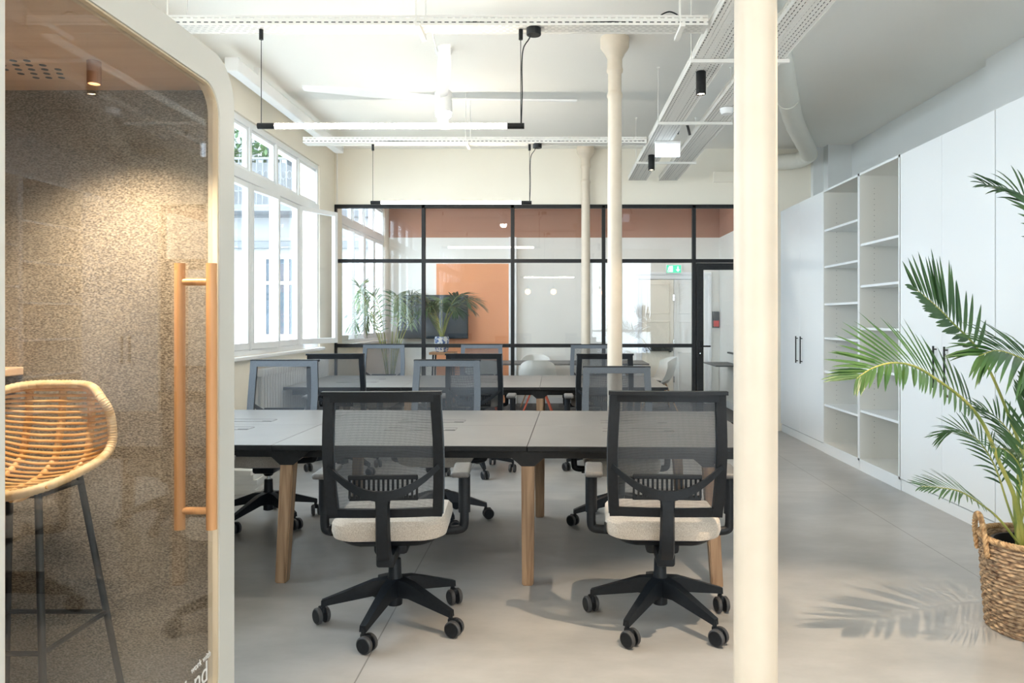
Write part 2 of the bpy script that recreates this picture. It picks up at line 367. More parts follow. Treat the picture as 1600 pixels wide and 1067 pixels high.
# windows
def window(n, y0, y1, count, opened=(), upper=True, x=XL):
    t = sthing(f'window_{n}', (0, 0, 0))
    st = (y1-y0)/count; fw = .045
    bm = B()
    add_box(bm, x-.10, x-.02, y0, y1, Z0, Z0+.05, .004); add_box(bm, x-.10, x-.02, y0, y1, Z1-.06, Z1, .004)
    add_box(bm, x-.11, x-.005, y0, y1, 2.63, 2.73, .008)
    for i in range(count+1):
        yy = min(max(y0+i*st, y0+fw/2), y1-fw/2)
        add_box(bm, x-.09, x-.015, yy-fw/2, yy+fw/2, Z0+.04, Z1-.04, .005)
    obj('window_frame', bm, M['white_frame'], t)
    for i in range(count):
        a, b_ = y0+i*st+fw/2+.002, y0+(i+1)*st-fw/2-.002
        h = thing_sash(t, x, a, b_, Z0+.052, 2.628, opened[i] if i in opened else 0) if not isinstance(opened, dict) else thing_sash(t, x, a, b_, Z0+.052, 2.628, opened.get(i, 0))
        bm = B(); add_box(bm, x-.06, x-.052, a, b_, 2.735, Z1-.062); obj('pane', bm, M['pane'], t)
        bm = B()
        for (p, q, u, v) in ((a, a+.03, 2.735, Z1-.062), (b_-.03, b_, 2.735, Z1-.062), (a+.03, b_-.03, 2.735, 2.76), (a+.03, b_-.03, Z1-.085, Z1-.062)):
            add_box(bm, x-.075, x-.035, p, q, u, v)
        obj('fanlight_frame', bm, M['white_frame'], t)
    return t
def thing_sash(parent, x, a, b_, z0, z1, ang):
    """one casement: local origin on its hinge"""
    wd = b_-a; bm = B(); s = .045
    add_box(bm, -.025, .025, 0, s, z0, z1, .004); add_box(bm, -.025, .025, wd-s, wd, z0, z1, .004)
    add_box(bm, -.025, .025, s-.002, wd-s+.002, z0, z0+.06, .004); add_box(bm, -.025, .025, s-.002, wd-s+.002, z1-.05, z1, .004)
    o = obj('casement', bm, M['white_frame'], parent); o.location = (x-.04, a, 0); o.rotation_euler = (0, 0, -ang)
    bm = B(); add_box(bm, -.004, .004, s, wd-s, z0+.06, z1-.05); obj('pane', bm, M['pane'], o)
    bm = B()
    for zz in (z0+.2, (z0+z1)/2, z1-.2): add_tube(bm, [(.026, -.004, zz-.04), (.026, -.004, zz+.04)], .007, 8)
    obj('hinge', bm, M['white_frame'], o)
    return o
window(1, -3.2, .8, 6, {})
window(2, 2.87, 8.60, 9, {6: R(4), 8: R(26)})
window(3, 9.50, 11.88, 4, {})
t = sthing('window_4')
bm = B()
for xx in (1.1, 2.02, 2.94): add_box(bm, xx, xx+.06, YN-.1, YN-.03, .3, 3.2, .004)
for zz in (.3, 1.0, 3.14): add_box(bm, 1.1, 3.0, YN-.1, YN-.03, zz, zz+.06, .004)
obj('window_frame', bm, M['white_frame'], t)
bm = B(); add_box(bm, 1.15, 2.95, YN-.07, YN-.062, .35, 3.15); obj('pane', bm, M['pane'], t)

# glazed partition ------------------------------------------------
t = sthing('wall_glazed_partition')
ms = [-2.74, -1.632, -.52, .616, 1.744, 2.765]
fw = .045; zt, zm, zl = 2.825, 2.12, 1.065
bm = B()
add_box(bm, XL, 2.77, YP-.03, YP+.03, zt-.045, zt, .003)
add_box(bm, XL, 1.77, YP-.03, YP+.03, 0, .05, .003)
add_box(bm, XL, 2.77, YP-.028, YP+.028, zm-.02, zm+.025, .003)
add_box(bm, XL, 1.744, YP-.028, YP+.028, zl-.0225, zl+.0225, .003)
for x in ms: add_box(bm, max(x-fw/2, XL), x+fw/2, YP-.03, YP+.03, 0, zt-.003, .003)
obj('steel_frame', bm, M['black_metal'], t)
for i in range(5):
    a, b_ = ms[i]+fw/2, ms[i+1]-fw/2
    rows = ((zm+.025, zt-.045), (zl+.0225, zm-.02), (.05, zl-.0225)) if i < 4 else ((zm+.025, zt-.045),)
    for z0, z1 in rows:
        bm = B(); add_box(bm, a, b_, YP-.004, YP+.004, z0, z1); obj('glass_pane', bm, M['glass'], t)
d = sthing('door_1')
a, b_ = 1.744+fw/2+.006, 2.765-fw/2-.006
bm = B(); s = .085
add_box(bm, a, a+s, YP-.045, YP+.02, .01, zm-.027, .003); add_box(bm, b_-s, b_, YP-.045, YP+.02, .01, zm-.027, .003)
add_box(bm, a+s-.002, b_-s+.002, YP-.045, YP+.02, zm-.11, zm-.027, .003); add_box(bm, a+s-.002, b_-s+.002, YP-.045, YP+.02, .01, .11, .003)
add_box(bm, a+.012, a+.020, YP-.048, YP-.044, .03, zm-.04); add_box(bm, a+.012, b_-.012, YP-.048, YP-.044, zm-.052, zm-.044)
obj('door_leaf', bm, M['black_metal'], d)
bm = B(); add_box(bm, a+s, b_-s, YP-.014, YP-.006, .11, zm-.11); obj('glass_pane', bm, M['glass'], d)
bm = B(); add_box(bm, a+.022, a+.058, YP-.056, YP-.045, .93, 1.12, .004)
add_tube(bm, bez([(a+.04, YP-.05, 1.06), (a+.04, YP-.085, 1.06), (a+.055, YP-.10, 1.06), (a+.16, YP-.10, 1.06)], 4), .010, 10)
obj('door_handle', bm, M['black_metal'], d, True)
bm = B(); add_lathe(bm, [(.008, YP-.060), (.008, YP-.055)], (a+.04, 0, .97), 12, 'y'); obj('keyhole', bm, M['chrome'], d)

# far double door
d = sthing('door_2')
x0, x1 = 1.36, 2.57
bm = B()
for (p, q, u, v) in ((x0, x0+.09, 0, 2.05), (x1-.09, x1, 0, 2.05), (x0, x1, 2.051, 2.125)):
    add_box(bm, p, q, YF-.06, YF, u, v, .012); 
for (p, q, u, v) in ((x0-.02, x0+.03, 0, 2.12), (x1-.03, x1+.02, 0, 2.12), (x0-.02, x1+.02, 2.121, 2.17)):
    add_box(bm, p, q, YF-.08, YF, u, v, .01)
obj('door_casing', bm, M['white_frame'], d)
xm = (x0+x1)/2+.01
for k, (p, q) in enumerate(((x0+.09, xm-.003), (xm+.003, x1-.09))):
    bm = B(); add_box(bm, p, q, YF-.045, YF-.01, .01, 2.045, .004)
    for zz in ((.15, .85), (.98, 1.36), (1.48, 1.98)):
        for (u0, u1, v0, v1) in ((p+.07, q-.07, zz[0], zz[0]+.02), (p+.07, q-.07, zz[1]-.02, zz[1]), (p+.07, p+.09, zz[0], zz[1]), (q-.09, q-.07, zz[0], zz[1])):
            add_box(bm, u0, u1, YF-.052, YF-.04, v0, v1, .003)
    lf = obj('door_leaf', bm, M['wall'] if k == 0 else M['white_wall'], d)
    if k == 0:
        bm = B(); add_box(bm, p+.0, q-.02, YF-.12, YF-.08, .87, .95, .008); add_box(bm, p+.02, p+.06, YF-.085, YF-.045, .85, .97, .004); add_box(bm, q-.08, q-.04, YF-.085, YF-.045, .85, .97, .004)
        obj('panic_bar', bm, M['black_metal'], lf)
    bm = B()
    for zz in (.4, 1.0, 1.75): add_tube(bm, [(q-.004 if k == 0 else p+.004, YF-.055, zz-.05), (q-.004 if k == 0 else p+.004, YF-.055, zz+.05)], .008, 8)
    obj('hinge', bm, M['chrome'], lf)

# ------------------------------------------------------------ columns
def column(x, y, label):
    r = .056
    t = thing('cast_iron_column', label, 'column', (x, y, 0), 0, 'cream cast iron columns')
    bm = B()
    prof = [(.09, 0), (.09, .05), (.075, .07), (.062, .12), (r, .16), (r*1.0, 1.5), (r*.93, 3.06), (r*1.02, 3.07), (r*1.06, 3.085), (r*1.0, 3.10), (r*.9, 3.115)]
    add_lathe(bm, prof, seg=40); obj('shaft', bm, M['column'], t, True)
    bm = B()
    prof = [(r*.9, 3.11), (r*.92, 3.25), (r*1.08, 3.262), (r*1.12, 3.28), (r*1.02, 3.295), (r*1.0, 3.36), (r*1.25, 3.385), (r*1.35, 3.40), (r*1.75, 3.43), (r*1.95, 3.45), (r*1.95, CEIL-.001)]
    add_lathe(bm, prof, seg=40); obj('capital', bm, M['column'], t, True)
    return t
column(.525, 1.92, 'large cream iron column in the foreground in front of the cabinets')
column(.457, 5.56, 'cream iron column just behind the front desk, with moulded capital')
column(.388, 9.08, 'thinnest, farthest cream column standing against the black glazed partition')

# ------------------------------------------------------------ storage wall
def handle_bm(x, y, z0, z1):
    bm = B(); add_box(bm, x-.03, x-.018, y-.006, y+.006, z0, z1, .002)
    add_box(bm, x-.02, x, y-.005, y+.005, z0+.02, z0+.03); add_box(bm, x-.02, x, y-.005, y+.005, z1-.03, z1-.02)
    return bm
ZT = 2.74; DP = 3.50
def cabinet(y0, y1, label, lock=False, ztop=ZT):
    t = thing('tall_cabinet', label, 'cabinet', (XRC, (y0+y1)/2, 0), 0, 'tall white cabinets along the right wall')
    yc = (y0+y1)/2; ox, oy = XRC, yc
    def loc(o): o.matrix_parent_inverse = Matrix.Translation((-ox, -oy, 0)); return o
    bm = B(); add_box(bm, XRC+.022, DP, y0+.001, y1-.001, .09, ztop, .001); loc(obj('carcass', bm, M['cabinet'], t))
    bm = B(); add_box(bm, XRC+.012, DP, y0+.001, y1-.001, 0, .088); loc(obj('plinth', bm, M['cabinet'], t))
    for k, (a, b_) in enumerate(((y0+.003, yc-.0015), (yc+.0015, y1-.003))):
        bm = B(); add_box(bm, XRC, XRC+.02, a, b_, .10, ztop-.003, .0015)
        dr = loc(obj('cabinet_door', bm, M['cabinet'], t))
        hy = b_-.075 if k == 0 else a+.075
        h = obj('handle', handle_bm(XRC, hy, .89, 1.20), M['black_metal'], dr)
        if lock and k == 0:
            bm = B(); add_lathe(bm, [(.012, XRC-.006), (.012, XRC)], (0, hy-.01, .845), 14, 'x'); obj('lock', bm, M['chrome'], dr)
    return t
cabinet(7.72, 9.17, 'tall white two-door cabinet at the far end, left of the open shelves')
cabinet(4.71, 6.0, 'tall white two-door cabinet right of the open shelves, behind the palm fronds', True)
cabinet(3.39, 4.705, 'tall white cabinet at the right edge of the frame above the basket')
cabinet(2.07, 3.385, 'tall white cabinet beyond the right edge of the frame')['group'] = 'tall white cabinets along the right wall'
def shelving(y0, y1, zs, label):
    t = thing('open_bookcase', label, 'bookcase', (XRC, (y0+y1)/2, 0), 0, 'open white shelving bays')
    oy = (y0+y1)/2
    def loc(o): o.matrix_parent_inverse = Matrix.Translation((-XRC, -oy, 0)); return o
    bm = B(); th = .018
    add_box(bm, XRC, DP, y0, y0+th, .09, ZT, .001); add_box(bm, XRC, DP, y1-th, y1, .09, ZT, .001)
    add_box(bm, XRC, DP, y0+th, y1-th, ZT-.02, ZT, .001); add_box(bm, XRC, DP, y0+th, y1-th, .09, .11, .001)
    add_box(bm, DP-.01, DP, y0+th, y1-th, .11, ZT-.02)
    add_box(bm, XRC-.001, XRC+.002, y0, y0+th, .09, ZT); 
    car = loc(obj('carcass', bm, M['cab_in'], t))
    bm = B(); bm.from_mesh(car.data); nf = len(bm.faces)      # the drilled rows of shelf pin holes belong to the carcass
    z = .25
    while z < 2.6:
        add_box(bm, XRC+.13, XRC+.135, y1-th-.0006, y1-th+.001, z, z+.005); z += .05
    bm.faces.ensure_lookup_table()
    for f in bm.faces[nf:]: f.material_index = 1
    bm.to_mesh(car.data); bm.free(); car.data.materials.append(M['black_plastic'])
    bm = B(); add_box(bm, XRC-.004, XRC, y0, y0+th, .09, ZT); add_box(bm, XRC-.004, XRC, y1-th, y1, .09, ZT); add_box(bm, XRC-.004, XRC, y0, y1, ZT-.02, ZT); add_box(bm, XRC-.004, XRC, y0, y1, .09, .11)
    loc(obj('edge_banding', bm, M['cabinet'], t))
    bm = B(); add_box(bm, XRC+.005, DP, y0, y1, 0, .088); loc(obj('plinth', bm, M['cabinet'], t))
    for z in zs:
        bm = B(); add_box(bm, XRC+.006, DP-.012, y0+th+.001, y1-th-.001, z-.022, z, .001); loc(obj('shelf', bm, M['cabinet'], t))
    return t
shelving(6.812, 7.715, (2.33, 1.95, 1.56, 1.207, .86, .51), 'left open white bookcase bay with six shelves, next to the far cabinet')
shelving(6.005, 6.808, (2.09, 1.708, 1.32, .95, .56), 'right open white bookcase bay with five shelves, next to the tall blank doors')

# ------------------------------------------------------------ desks
def make_desk(label):
    t = thing('bench_desk', label, 'desk', (0, 0, 0), 0, 'black bench desks on oak legs')
    Lx = 3.88; x0 = -2.66; mods = [(-2.60, -1.46), (-1.46, -.12), (-.12, 1.12)]
    D = .735
    for (a, b_) in mods:
        for (p, q) in ((-D, -.0015), (.0015, D)):
            bm = B(); add_box(bm, a+.0015, b_-.0015, p, q, .7372, .74, .0008, 1); dt = obj('desk_top', bm, M['desk_top'], t)
            bm = B(); add_box(bm, a+.001, b_-.001, p-(.0008 if p < 0 else -.0004), q+(.0008 if q > .1 else -.0004), .710, .7374, .004); obj('edge_band', bm, M['black_metal'], dt)
    bm = B()
    add_box(bm, -2.55, 1.10, -.62, -.58, .655, .714, .003); add_box(bm, -2.55, 1.10, .58, .62, .655, .714, .003)
    for x in (-2.3, -1.46, -.12, .86): add_box(bm, x-.025, x+.025, -.6, .6, .665, .712, .003)
    obj('steel_beam', bm, M['black_metal'], t)
    for (x, sp) in ((-2.35, -.05), (-1.40, -.03), (-.12, 0), (.83, .04)):
        for sy in (-1, 1):
            bm = B()
            w0, w1 = .036, .030; yt, yb = sy*.64, sy*.665
            vs = []
            for (cx, cy, z, hw) in ((x, yt, .70, w0), (x+sp, yb, 0, w1)):
                vs.append([bm.verts.new((cx+dx*hw, cy+dy*hw, z)) for dx, dy in ((-1, -1), (1, -1), (1, 1), (-1, 1))])
            bm.faces.new(vs[0]); bm.faces.new(list(reversed(vs[1])))
            for k in range(4): bm.faces.new((vs[0][k], vs[1][k], vs[1][(k+1) % 4], vs[0][(k+1) % 4]))
            bmesh.ops.bevel(bm, geom=[e for e in bm.edges], offset=.006, segments=2, affect='EDGES')
            lg = obj('leg', bm, M['oak_z'], t)
            bm = B(); yy = sy*.682
            add_prism(bm, [(-.135, .712), (.135, .712), (.035, .625), (-.035, .625)], lambda u, v: Vector((x+u, yy, v)), lambda u, v: Vector((x+u, yy-sy*.004, v)))
            add_lathe(bm, [(.006, yy+sy*.002), (.006, yy)], (x-.07, 0, .695), 8, 'y'); add_lathe(bm, [(.006, yy+sy*.002), (.006, yy)], (x+.07, 0, .695), 8, 'y')
            obj('bracket', bm, M['black_metal'], lg)
    for (a, b_) in mods:
        c = (a+b_)/2
        for sy in (-1, 1):
            bm = B(); add_box(bm, c-.21, c+.21, sy*.17-.05, sy*.17+.05, .7395, .7425, .001)
            add_box(bm, c-.21, c+.21, sy*.17+.051, sy*.17+.056, .7385, .741)
            h = obj('cable_hatch', bm, M['desk_top'], t)
            bm = B(); add_box(bm, c+.15, c+.208, sy*.17-.046, sy*.17-.03, .7424, .7432); add_box(bm, c-.207, c+.207, sy*.17+.046, sy*.17+.052, .7405, .7432); obj('hatch_slot', bm, M['black_plastic'], h)
    bm = B(); add_box(bm, -2.2, .9, -.12, .12, .60, .605); add_box(bm, -2.2, .9, -.122, -.118, .60, .66); add_box(bm, -2.2, .9, .118, .122, .60, .66)
    obj('cable_basket', bm, M['black_metal'], t)
    return t
desk1 = make_desk('long black bench desk nearest the camera, between the two front chairs')
desk2 = dup(desk1); desk2['label'] = 'long black bench desk farther back, in front of the glazed partition'
# the front desk stands slightly askew
a = R(-1.6); desk1.rotation_euler.z = a; desk1.location = (.0, 4.545, 0)
desk2.location = (-.02, 7.84, 0)

# ------------------------------------------------------------ task chair
def make_chair():
    t = thing('office_chair', '', 'chair')
    # star base
    bm = B(); add_lathe(bm, [(.022, .075), (.034, .08), (.036, .20), (.030, .215), (.028, .285), (.026, .29)], seg=20)
    for k in range(5):
        a = PI/2+k*2*PI/5; d = Vector((math.cos(a), math.sin(a), 0)); n = Vector((-d.y, d.x, 0)); vs = []
        for (r_, zt_, zb, hw) in ((.02, .205, .125, .034), (.10, .195, .128, .026), (.33, .112, .085, .016)):
            vs.append([bm.verts.new(d*r_+n*hw*.8+Vector((0, 0, zt_))), bm.verts.new(d*r_-n*hw*.8+Vector((0, 0, zt_))), bm.verts.new(d*r_-n*hw+Vector((0, 0, zb))), bm.verts.new(d*r_+n*hw+Vector((0, 0, zb)))])
        bm.faces.new(vs[0]); bm.faces.new(list(reversed(vs[-1])))
        for A_, B_ in zip(vs, vs[1:]):
            for q in range(4): bm.faces.new((A_[q], B_[q], B_[(q+1) % 4], A_[(q+1) % 4]))
    base = obj('star_base', bm, M['black_plastic'], t, True)
    cm = None
    for k in range(5):
        a = PI/2+k*2*PI/5; tw = (0.5, -.9, 1.4, .2, -1.7)[k]
        if cm is None:
            bm = B()
            add_tube(bm, [(0, 0, .10), (0, 0, .058)], .010, 10)
            add_box(bm, -.010, .010, -.012, .036, .048, .078, .006)
            for sx in (-1, 1):
                add_lathe(bm, [(.0, sx*.010), (.033, sx*.010), (.035, sx*.012), (.035, sx*.026), (.030, sx*.031), (0, sx*.031)], (0, .018, .0375), 22, 'x')
            c = obj('caster', bm, M['black_plastic'], base, True); cm = c
            bm = B()
            for sx in (-1, 1):
                add_lathe(bm, [(.0345, sx*.011), (.0372, sx*.012), (.0372, sx*.025), (.0325, sx*.0292), (.0312, sx*.0272)], (0, .018, .0375), 22, 'x')
            tr = obj('tread', bm, M['wheel'], c, True); c0 = c
        else:
            c = cm.copy(); C.objects.link(c); c.parent = base
            d_ = cm.children[0].copy(); C.objects.link(d_); d_.parent = c
        c.location = (.322*math.cos(a), .322*math.sin(a), 0); c.rotation_euler.z = a-PI/2+tw
    # gas lift
    bm = B(); add_lathe(bm, [(.0145, .27), (.0145, .37)], seg=16); obj('gas_lift', bm, M['chrome'], t, True)
    bm = B(); add_box(bm, -.075, .075, -.13, .11, .345, .425, .018); add_lathe(bm, [(.026, .315), (.050, .35)], seg=16); add_box(bm, -.040, .040, -.27, -.10, .335, .395, .012)
    add_tube(bm, [(.05, .03, .40), (.24, .03, .405)], .006, 8); add_box(bm, .22, .27, .015, .05, .398, .408, .003)
    obj('tilt_mechanism', bm, M['black_plastic'], t, True)
    # seat
    def rrect(w_, y0, y1, r_, n=6):
        pts = []
        for (cx, cy, a0) in ((w_-r_, y1-r_, 0), (-w_+r_, y1-r_, PI/2), (-w_+r_, y0+r_, PI), (w_-r_, y0+r_, 3*PI/2)):
            for k in range(n+1): pts.append((cx+r_*math.cos(a0+PI/2*k/n), cy+r_*math.sin(a0+PI/2*k/n)))
        return pts
    def loft(bm, layers):
        rings = [[bm.verts.new((x, y, z + crown(x, y))) for x, y in pts] for pts, z, crown in layers]
        for A_, B_ in zip(rings, rings[1:]):
            n = len(A_)
            for k in range(n): bm.faces.new((A_[k], A_[(k+1) % n], B_[(k+1) % n], B_[k]))
        bm.faces.new(list(reversed(rings[0]))); bm.faces.new(rings[-1])
    z0f = lambda x, y: -max(0, y-.14)*.18 + .25*x*x*.4
    bm = B()
    loft(bm, [(rrect(.225, -.205, .225, .09), .425, z0f), (rrect(.248, -.228, .245, .10), .437, z0f), (rrect(.255, -.235, .252, .10), .465, z0f),
              (rrect(.252, -.232, .248, .10), .498, z0f), (rrect(.236, -.216, .232, .09), .516, z0f), (rrect(.19, -.17, .19, .08), .524, z0f)])
    st = obj('seat', bm, M['seat_fabric'], t, True)
    bm = B()
    zs = lambda x, y: .35*x*x-.0
    loft(bm, [(rrect(.13, -.14, .14, .06), .388, zs), (rrect(.20, -.195, .20, .08), .402, zs), (rrect(.238, -.222, .235, .09), .424, zs)])
    obj('seat_pan', bm, M['black_plastic'], t, True)
    bm = B(); add_box(bm, -.262, -.2535, -.165, -.14, .45, .492, .001); obj('care_tag', bm, M['black_plastic'], st)
    # back frame
    def yb(z): return -.245 - (z-.55)*.16 - .02*math.sin((z-.55)/.56*PI)
    bm = B()
    def hw(z): return .232+.010*math.sin(min(1, (z-.55)/.5)*PI)
    for sx in (-1, 1):
        vs = []
        for i in range(9):
            z = .55+i/8*.535; y = yb(z); xo = sx*(hw(z)+.008); xi = sx*(hw(z)-.033)
            vs.append([bm.verts.new((xo, y+.014, z)), bm.verts.new((xo, y-.018, z)), bm.verts.new((xi, y-.014, z)), bm.verts.new((xi, y+.014, z))])
        bm.faces.new(vs[0]); bm.faces.new(list(reversed(vs[-1])))
        for A_, B_ in zip(vs, vs[1:]):
            for q in range(4): bm.faces.new((A_[q], B_[q], B_[(q+1) % 4], A_[(q+1) % 4]))
    def crossbar(z0, z1, w_, d0, d1, bow=.0):
        vs = []
        for i in range(11):
            x = -w_+2*w_*i/10; bo = bow*(1-(x/w_)**2)
            vs.append([bm.verts.new((x, yb(z0)+d1-bo, z0)), bm.verts.new((x, yb(z0)-d0-bo, z0)), bm.verts.new((x, yb(z1)-d0-bo, z1)), bm.verts.new((x, yb(z1)+d1-bo, z1))])
        bm.faces.new(vs[0]); bm.faces.new(list(reversed(vs[-1])))
        for A_, B_ in zip(vs, vs[1:]):
            for q in range(4): bm.faces.new((A_[q], B_[q], B_[(q+1) % 4], A_[(q+1) % 4]))
    crossbar(1.052, 1.085, .225, .014, .012, .012)
    crossbar(1.083, 1.098, .247, .034, .012, .012)
    crossbar(.550, .588, .21, .012, .012, .012)
    fr = obj('back_frame', bm, M['black_plastic'], t, True)
    bm = B(); rows = []
    for i in range(14):
        z = .562+i/13*.531; W_ = hw(z)+.009; rows.append([bm.verts.new((-W_+2*W_*k/14, yb(z)+.017-.030*min(1, (1-((k-7)/7)**2)*1.1), z)) for k in range(15)])
    for A_, B_ in zip(rows, rows[1:]):
        for k in range(14): bm.faces.new((A_[k], A_[k+1], B_[k+1], B_[k]))
    bmo = obj('back_mesh', bm, M['mesh_fabric'], t, True)
    bm = B()      # the knitted border that wraps the front of the frame
    for sx in (-1, 1):
        vs = []
        for i in range(9):
            z = .555+i/8*.535; y = yb(z); xo = sx*(hw(z)+.012); xi = sx*(hw(z)-.036)
            vs.append([bm.verts.new((xo, y+.012, z)), bm.verts.new((xo, y+.020, z)), bm.verts.new((xi, y+.0185, z)), bm.verts.new((xi, y+.0155, z))])
        bm.faces.new(vs[0]); bm.faces.new(list(reversed(vs[-1])))
        for A_, B_ in zip(vs, vs[1:]):
            for q in range(4): bm.faces.new((A_[q], B_[q], B_[(q+1) % 4], A_[(q+1) % 4]))
    crossbar(1.048, 1.090, .200, -.013, .018, .0)
    obj('mesh_border', bm, M['border_fabric'], bmo, True)
    # lumbar pad with slots
    bm = B()
    yl = lambda x, z: yb(z)-.026+.0*x
    add_box(bm, -.145, .145, yb(.74)-.035, yb(.74)-.022, .725, .745, .004); add_box(bm, -.145, .145, yb(.65)-.035, yb(.65)-.022, .632, .652, .004)
    for k in range(15):
        x = -.14+k*.02; add_box(bm, x-.0045, x+.0045, yb(.69)-.034, yb(.69)-.024, .645, .735)
    obj('lumbar_support', bm, M['black_plastic'], t)
    # curved yoke and spine
    bm = B()
    path = []
    for i in range(17):
        u = -1+2*i/16
        path.append(Vector((u*.243, yb(.7)-.020-.055*(1-u*u), .662+.125*abs(u)**1.9)))
    vs = []
    for i, p in enumerate(path):
        h = .013+.008*(1-abs(-1+2*i/16))
        vs.append([bm.verts.new(p+Vector((0, .009, h))), bm.verts.new(p+Vector((0, -.009, h))), bm.verts.new(p+Vector((0, -.009, -h))), bm.verts.new(p+Vector((0, .009, -h)))])
    bm.faces.new(vs[0]); bm.faces.new(list(reversed(vs[-1])))
    for A_, B_ in zip(vs, vs[1:]):
        for q in range(4): bm.faces.new((A_[q], B_[q], B_[(q+1) % 4], A_[(q+1) % 4]))
    obj('back_yoke', bm, M['black_plastic'], t, True)
    bm = B(); vs = []
    for (y, z, h, d) in ((-.345, .675, .040, .012), (-.350, .62, .030, .014), (-.342, .50, .031, .016), (-.328, .42, .033, .017), (-.300, .385, .034, .019), (-.20, .372, .032, .018)):
        vs.append([bm.verts.new((h, y+d*.5, z+d*.3)), bm.verts.new((h*.75, y-d, z-d*.3)), bm.verts.new((-h*.75, y-d, z-d*.3)), bm.verts.new((-h, y+d*.5, z+d*.3))])
    bm.faces.new(vs[0]); bm.faces.new(list(reversed(vs[-1])))
    for A_, B_ in zip(vs, vs[1:]):
        for q in range(4): bm.faces.new((A_[q], B_[q], B_[(q+1) % 4], A_[(q+1) % 4]))
    bmesh.ops.translate(bm, verts=bm.verts, vec=(0, .01, 0))
    obj('back_spine', bm, M['black_plastic'], t, True)
    # arms
    for sx in (-1, 1):
        bm = B()
        add_tube(bm, bez([(sx*.16, 0, .415), (sx*.26, 0, .418), (sx*.308, 0, .425), (sx*.319, 0, .45), (sx*.320, 0, .51)], 5), .017, 12, flat=1.25)
        add_tube(bm, [(sx*.320, 0, .50), (sx*.320, 0, .675)], .021, 12, flat=1.3)
        add_box(bm, sx*.314-.028, sx*.314+.028, -.05, .05, .668, .684, .006)
        ar = obj('armrest', bm, M['black_plastic'], t, True)
        bm = B(); add_box(bm, sx*.308-.042, sx*.308+.042, -.12, .13, .683, .709, .012, 3); obj('arm_pad', bm, M['pad'], ar, True)
    return t
proto = make_chair()
CH = [  # x, y, facing rotation, star base rotation, label
 (-.738, 3.41, .06, R(21), 'black mesh task chair with beige seat, left of the two nearest chairs'),
 (.492, 3.42, -.05, R(2), 'black mesh task chair with beige seat, nearest one beside the foreground column'),
 (-1.96, 3.60, .06, R(40), 'task chair at the front desk, almost hidden behind the glass booth'),
 (-1.98, 5.10, PI+.03, R(15), 'mesh task chair behind the left end of the front desk, beside the windows'),
 (-.80, 5.12, PI-.02, R(60), 'mesh task chair behind the front desk, seen over the left near chair'),
 (.455, 5.04, PI, R(30), 'lower mesh task chair behind the front desk, at the middle column'),
 (-1.92, 6.74, .05, R(20), 'black mesh task chair at the near side of the far desk, leftmost, by the radiator'),
 (-.70, 6.74, 0, R(-20), 'black mesh task chair at the near side of the far desk, middle of three'),
 (.44, 6.72, 0, R(10), 'black mesh task chair at the near side of the far desk, by the middle column'),
 (-2.02, 8.40, PI, R(0), 'bluish mesh task chair behind the far desk, in front of the indoor palms'),
 (-.86, 8.40, PI, R(33), 'mesh task chair behind the far desk, middle one, hidden behind another black chair'),
 (.44, 8.38, PI, R(12), 'mesh task chair behind the far desk, beside the farthest column'),
]
for i, (x, y, rz, rb, lab) in enumerate(CH):
    c = proto if i == 0 else dup(proto)
    c.location = (x, y, 0); c.rotation_euler.z = rz; c['label'] = lab; c['category'] = 'chair'; c['group'] = 'mesh task chairs around the two desks'
    for ch in c.children:
        if ch.name.startswith('star_base'): ch.rotation_euler.z = rb - (rz if i else 0)
        if i == 5 and not ch.name.startswith(('star_base',)): ch.location.z = -.045

# ------------------------------------------------------------ cable trays, lamps
def tray(x, y, z, length, width, rz, label):
    bm = B(); h = .05; tk = .0015
    add_box(bm, 0, length, -width/2, width/2, 0, tk); add_box(bm, 0, length, -width/2, -width/2+tk, 0, h); add_box(bm, 0, length, width/2-tk, width/2, 0, h)
    t = obj('cable_tray', bm, M['tray_slots']); t.location = (x, y, z); t.rotation_euler.z = rz
    tag(t, label, 'cable tray', 'white slotted cable trays')
    bm = B(); add_box(bm, 0, length, -width/2-.003, -width/2+.006, h-.004, h+.004); add_box(bm, 0, length, width/2-.006, width/2+.003, h-.004, h+.004)
    add_box(bm, 0, length, -width/2-.003, -width/2+.004, -.002, .004); add_box(bm, 0, length, width/2-.004, width/2+.003, -.002, .004)
    obj('tray_lip', bm, M['tray'], t)
    bm = B(); rnd = random.Random(int(length*100))
    nc = int(width/.027)
    for k in range(nc):
        y0 = (-.42+.84*k/(nc-1))*width
        add_tube(bm, [(.02+j*(length-.04)/12, y0+rnd.uniform(-.03, .03)*width, .012+rnd.uniform(0, .006)) for j in range(13)], .0085, 6)
    obj('cable', bm, M['black_plastic'] , t)
    return t
tray(-2.30, 4.22, 3.06, 3.17, .125, 0, 'white slotted cable tray running left to right above the front desk')
tray(-2.30, -1.2, 3.06, 3.17, .125, 0, 'white slotted cable tray behind the camera')
tray(-2.37, 7.0, 3.06, 3.24, .125, 0, 'white slotted cable tray running left to right farther back, above the second lamp')
tray(.995, 8.84, 3.06, 12.0, .21, -PI/2, 'left of the two long slotted trays running front to back, carrying spotlights')
tray(1.365, 8.84, 3.06, 12.0, .21, -PI/2, 'right of the two long slotted trays running front to back')
def hanger(x0, x1, y, label, rods, z=3.045):
    t = thing('tray_hanger', label, 'hanger', (0, 0, 0), 0, 'white strut hangers under the trays')
    bm = B(); add_box(bm, x0, x1, y-.012, y+.012, z-.012, z+.012, .002); obj('strut', bm, M['tray'], t)
    for x in rods:
        bm = B(); add_tube(bm, [(x, y, z), (x, y, CEIL)], .0035, 8); add_lathe(bm, [(.012, CEIL-.012), (.012, CEIL)], (x, y, 0), 10); obj('threaded_rod', bm, M['tray'], t, True)
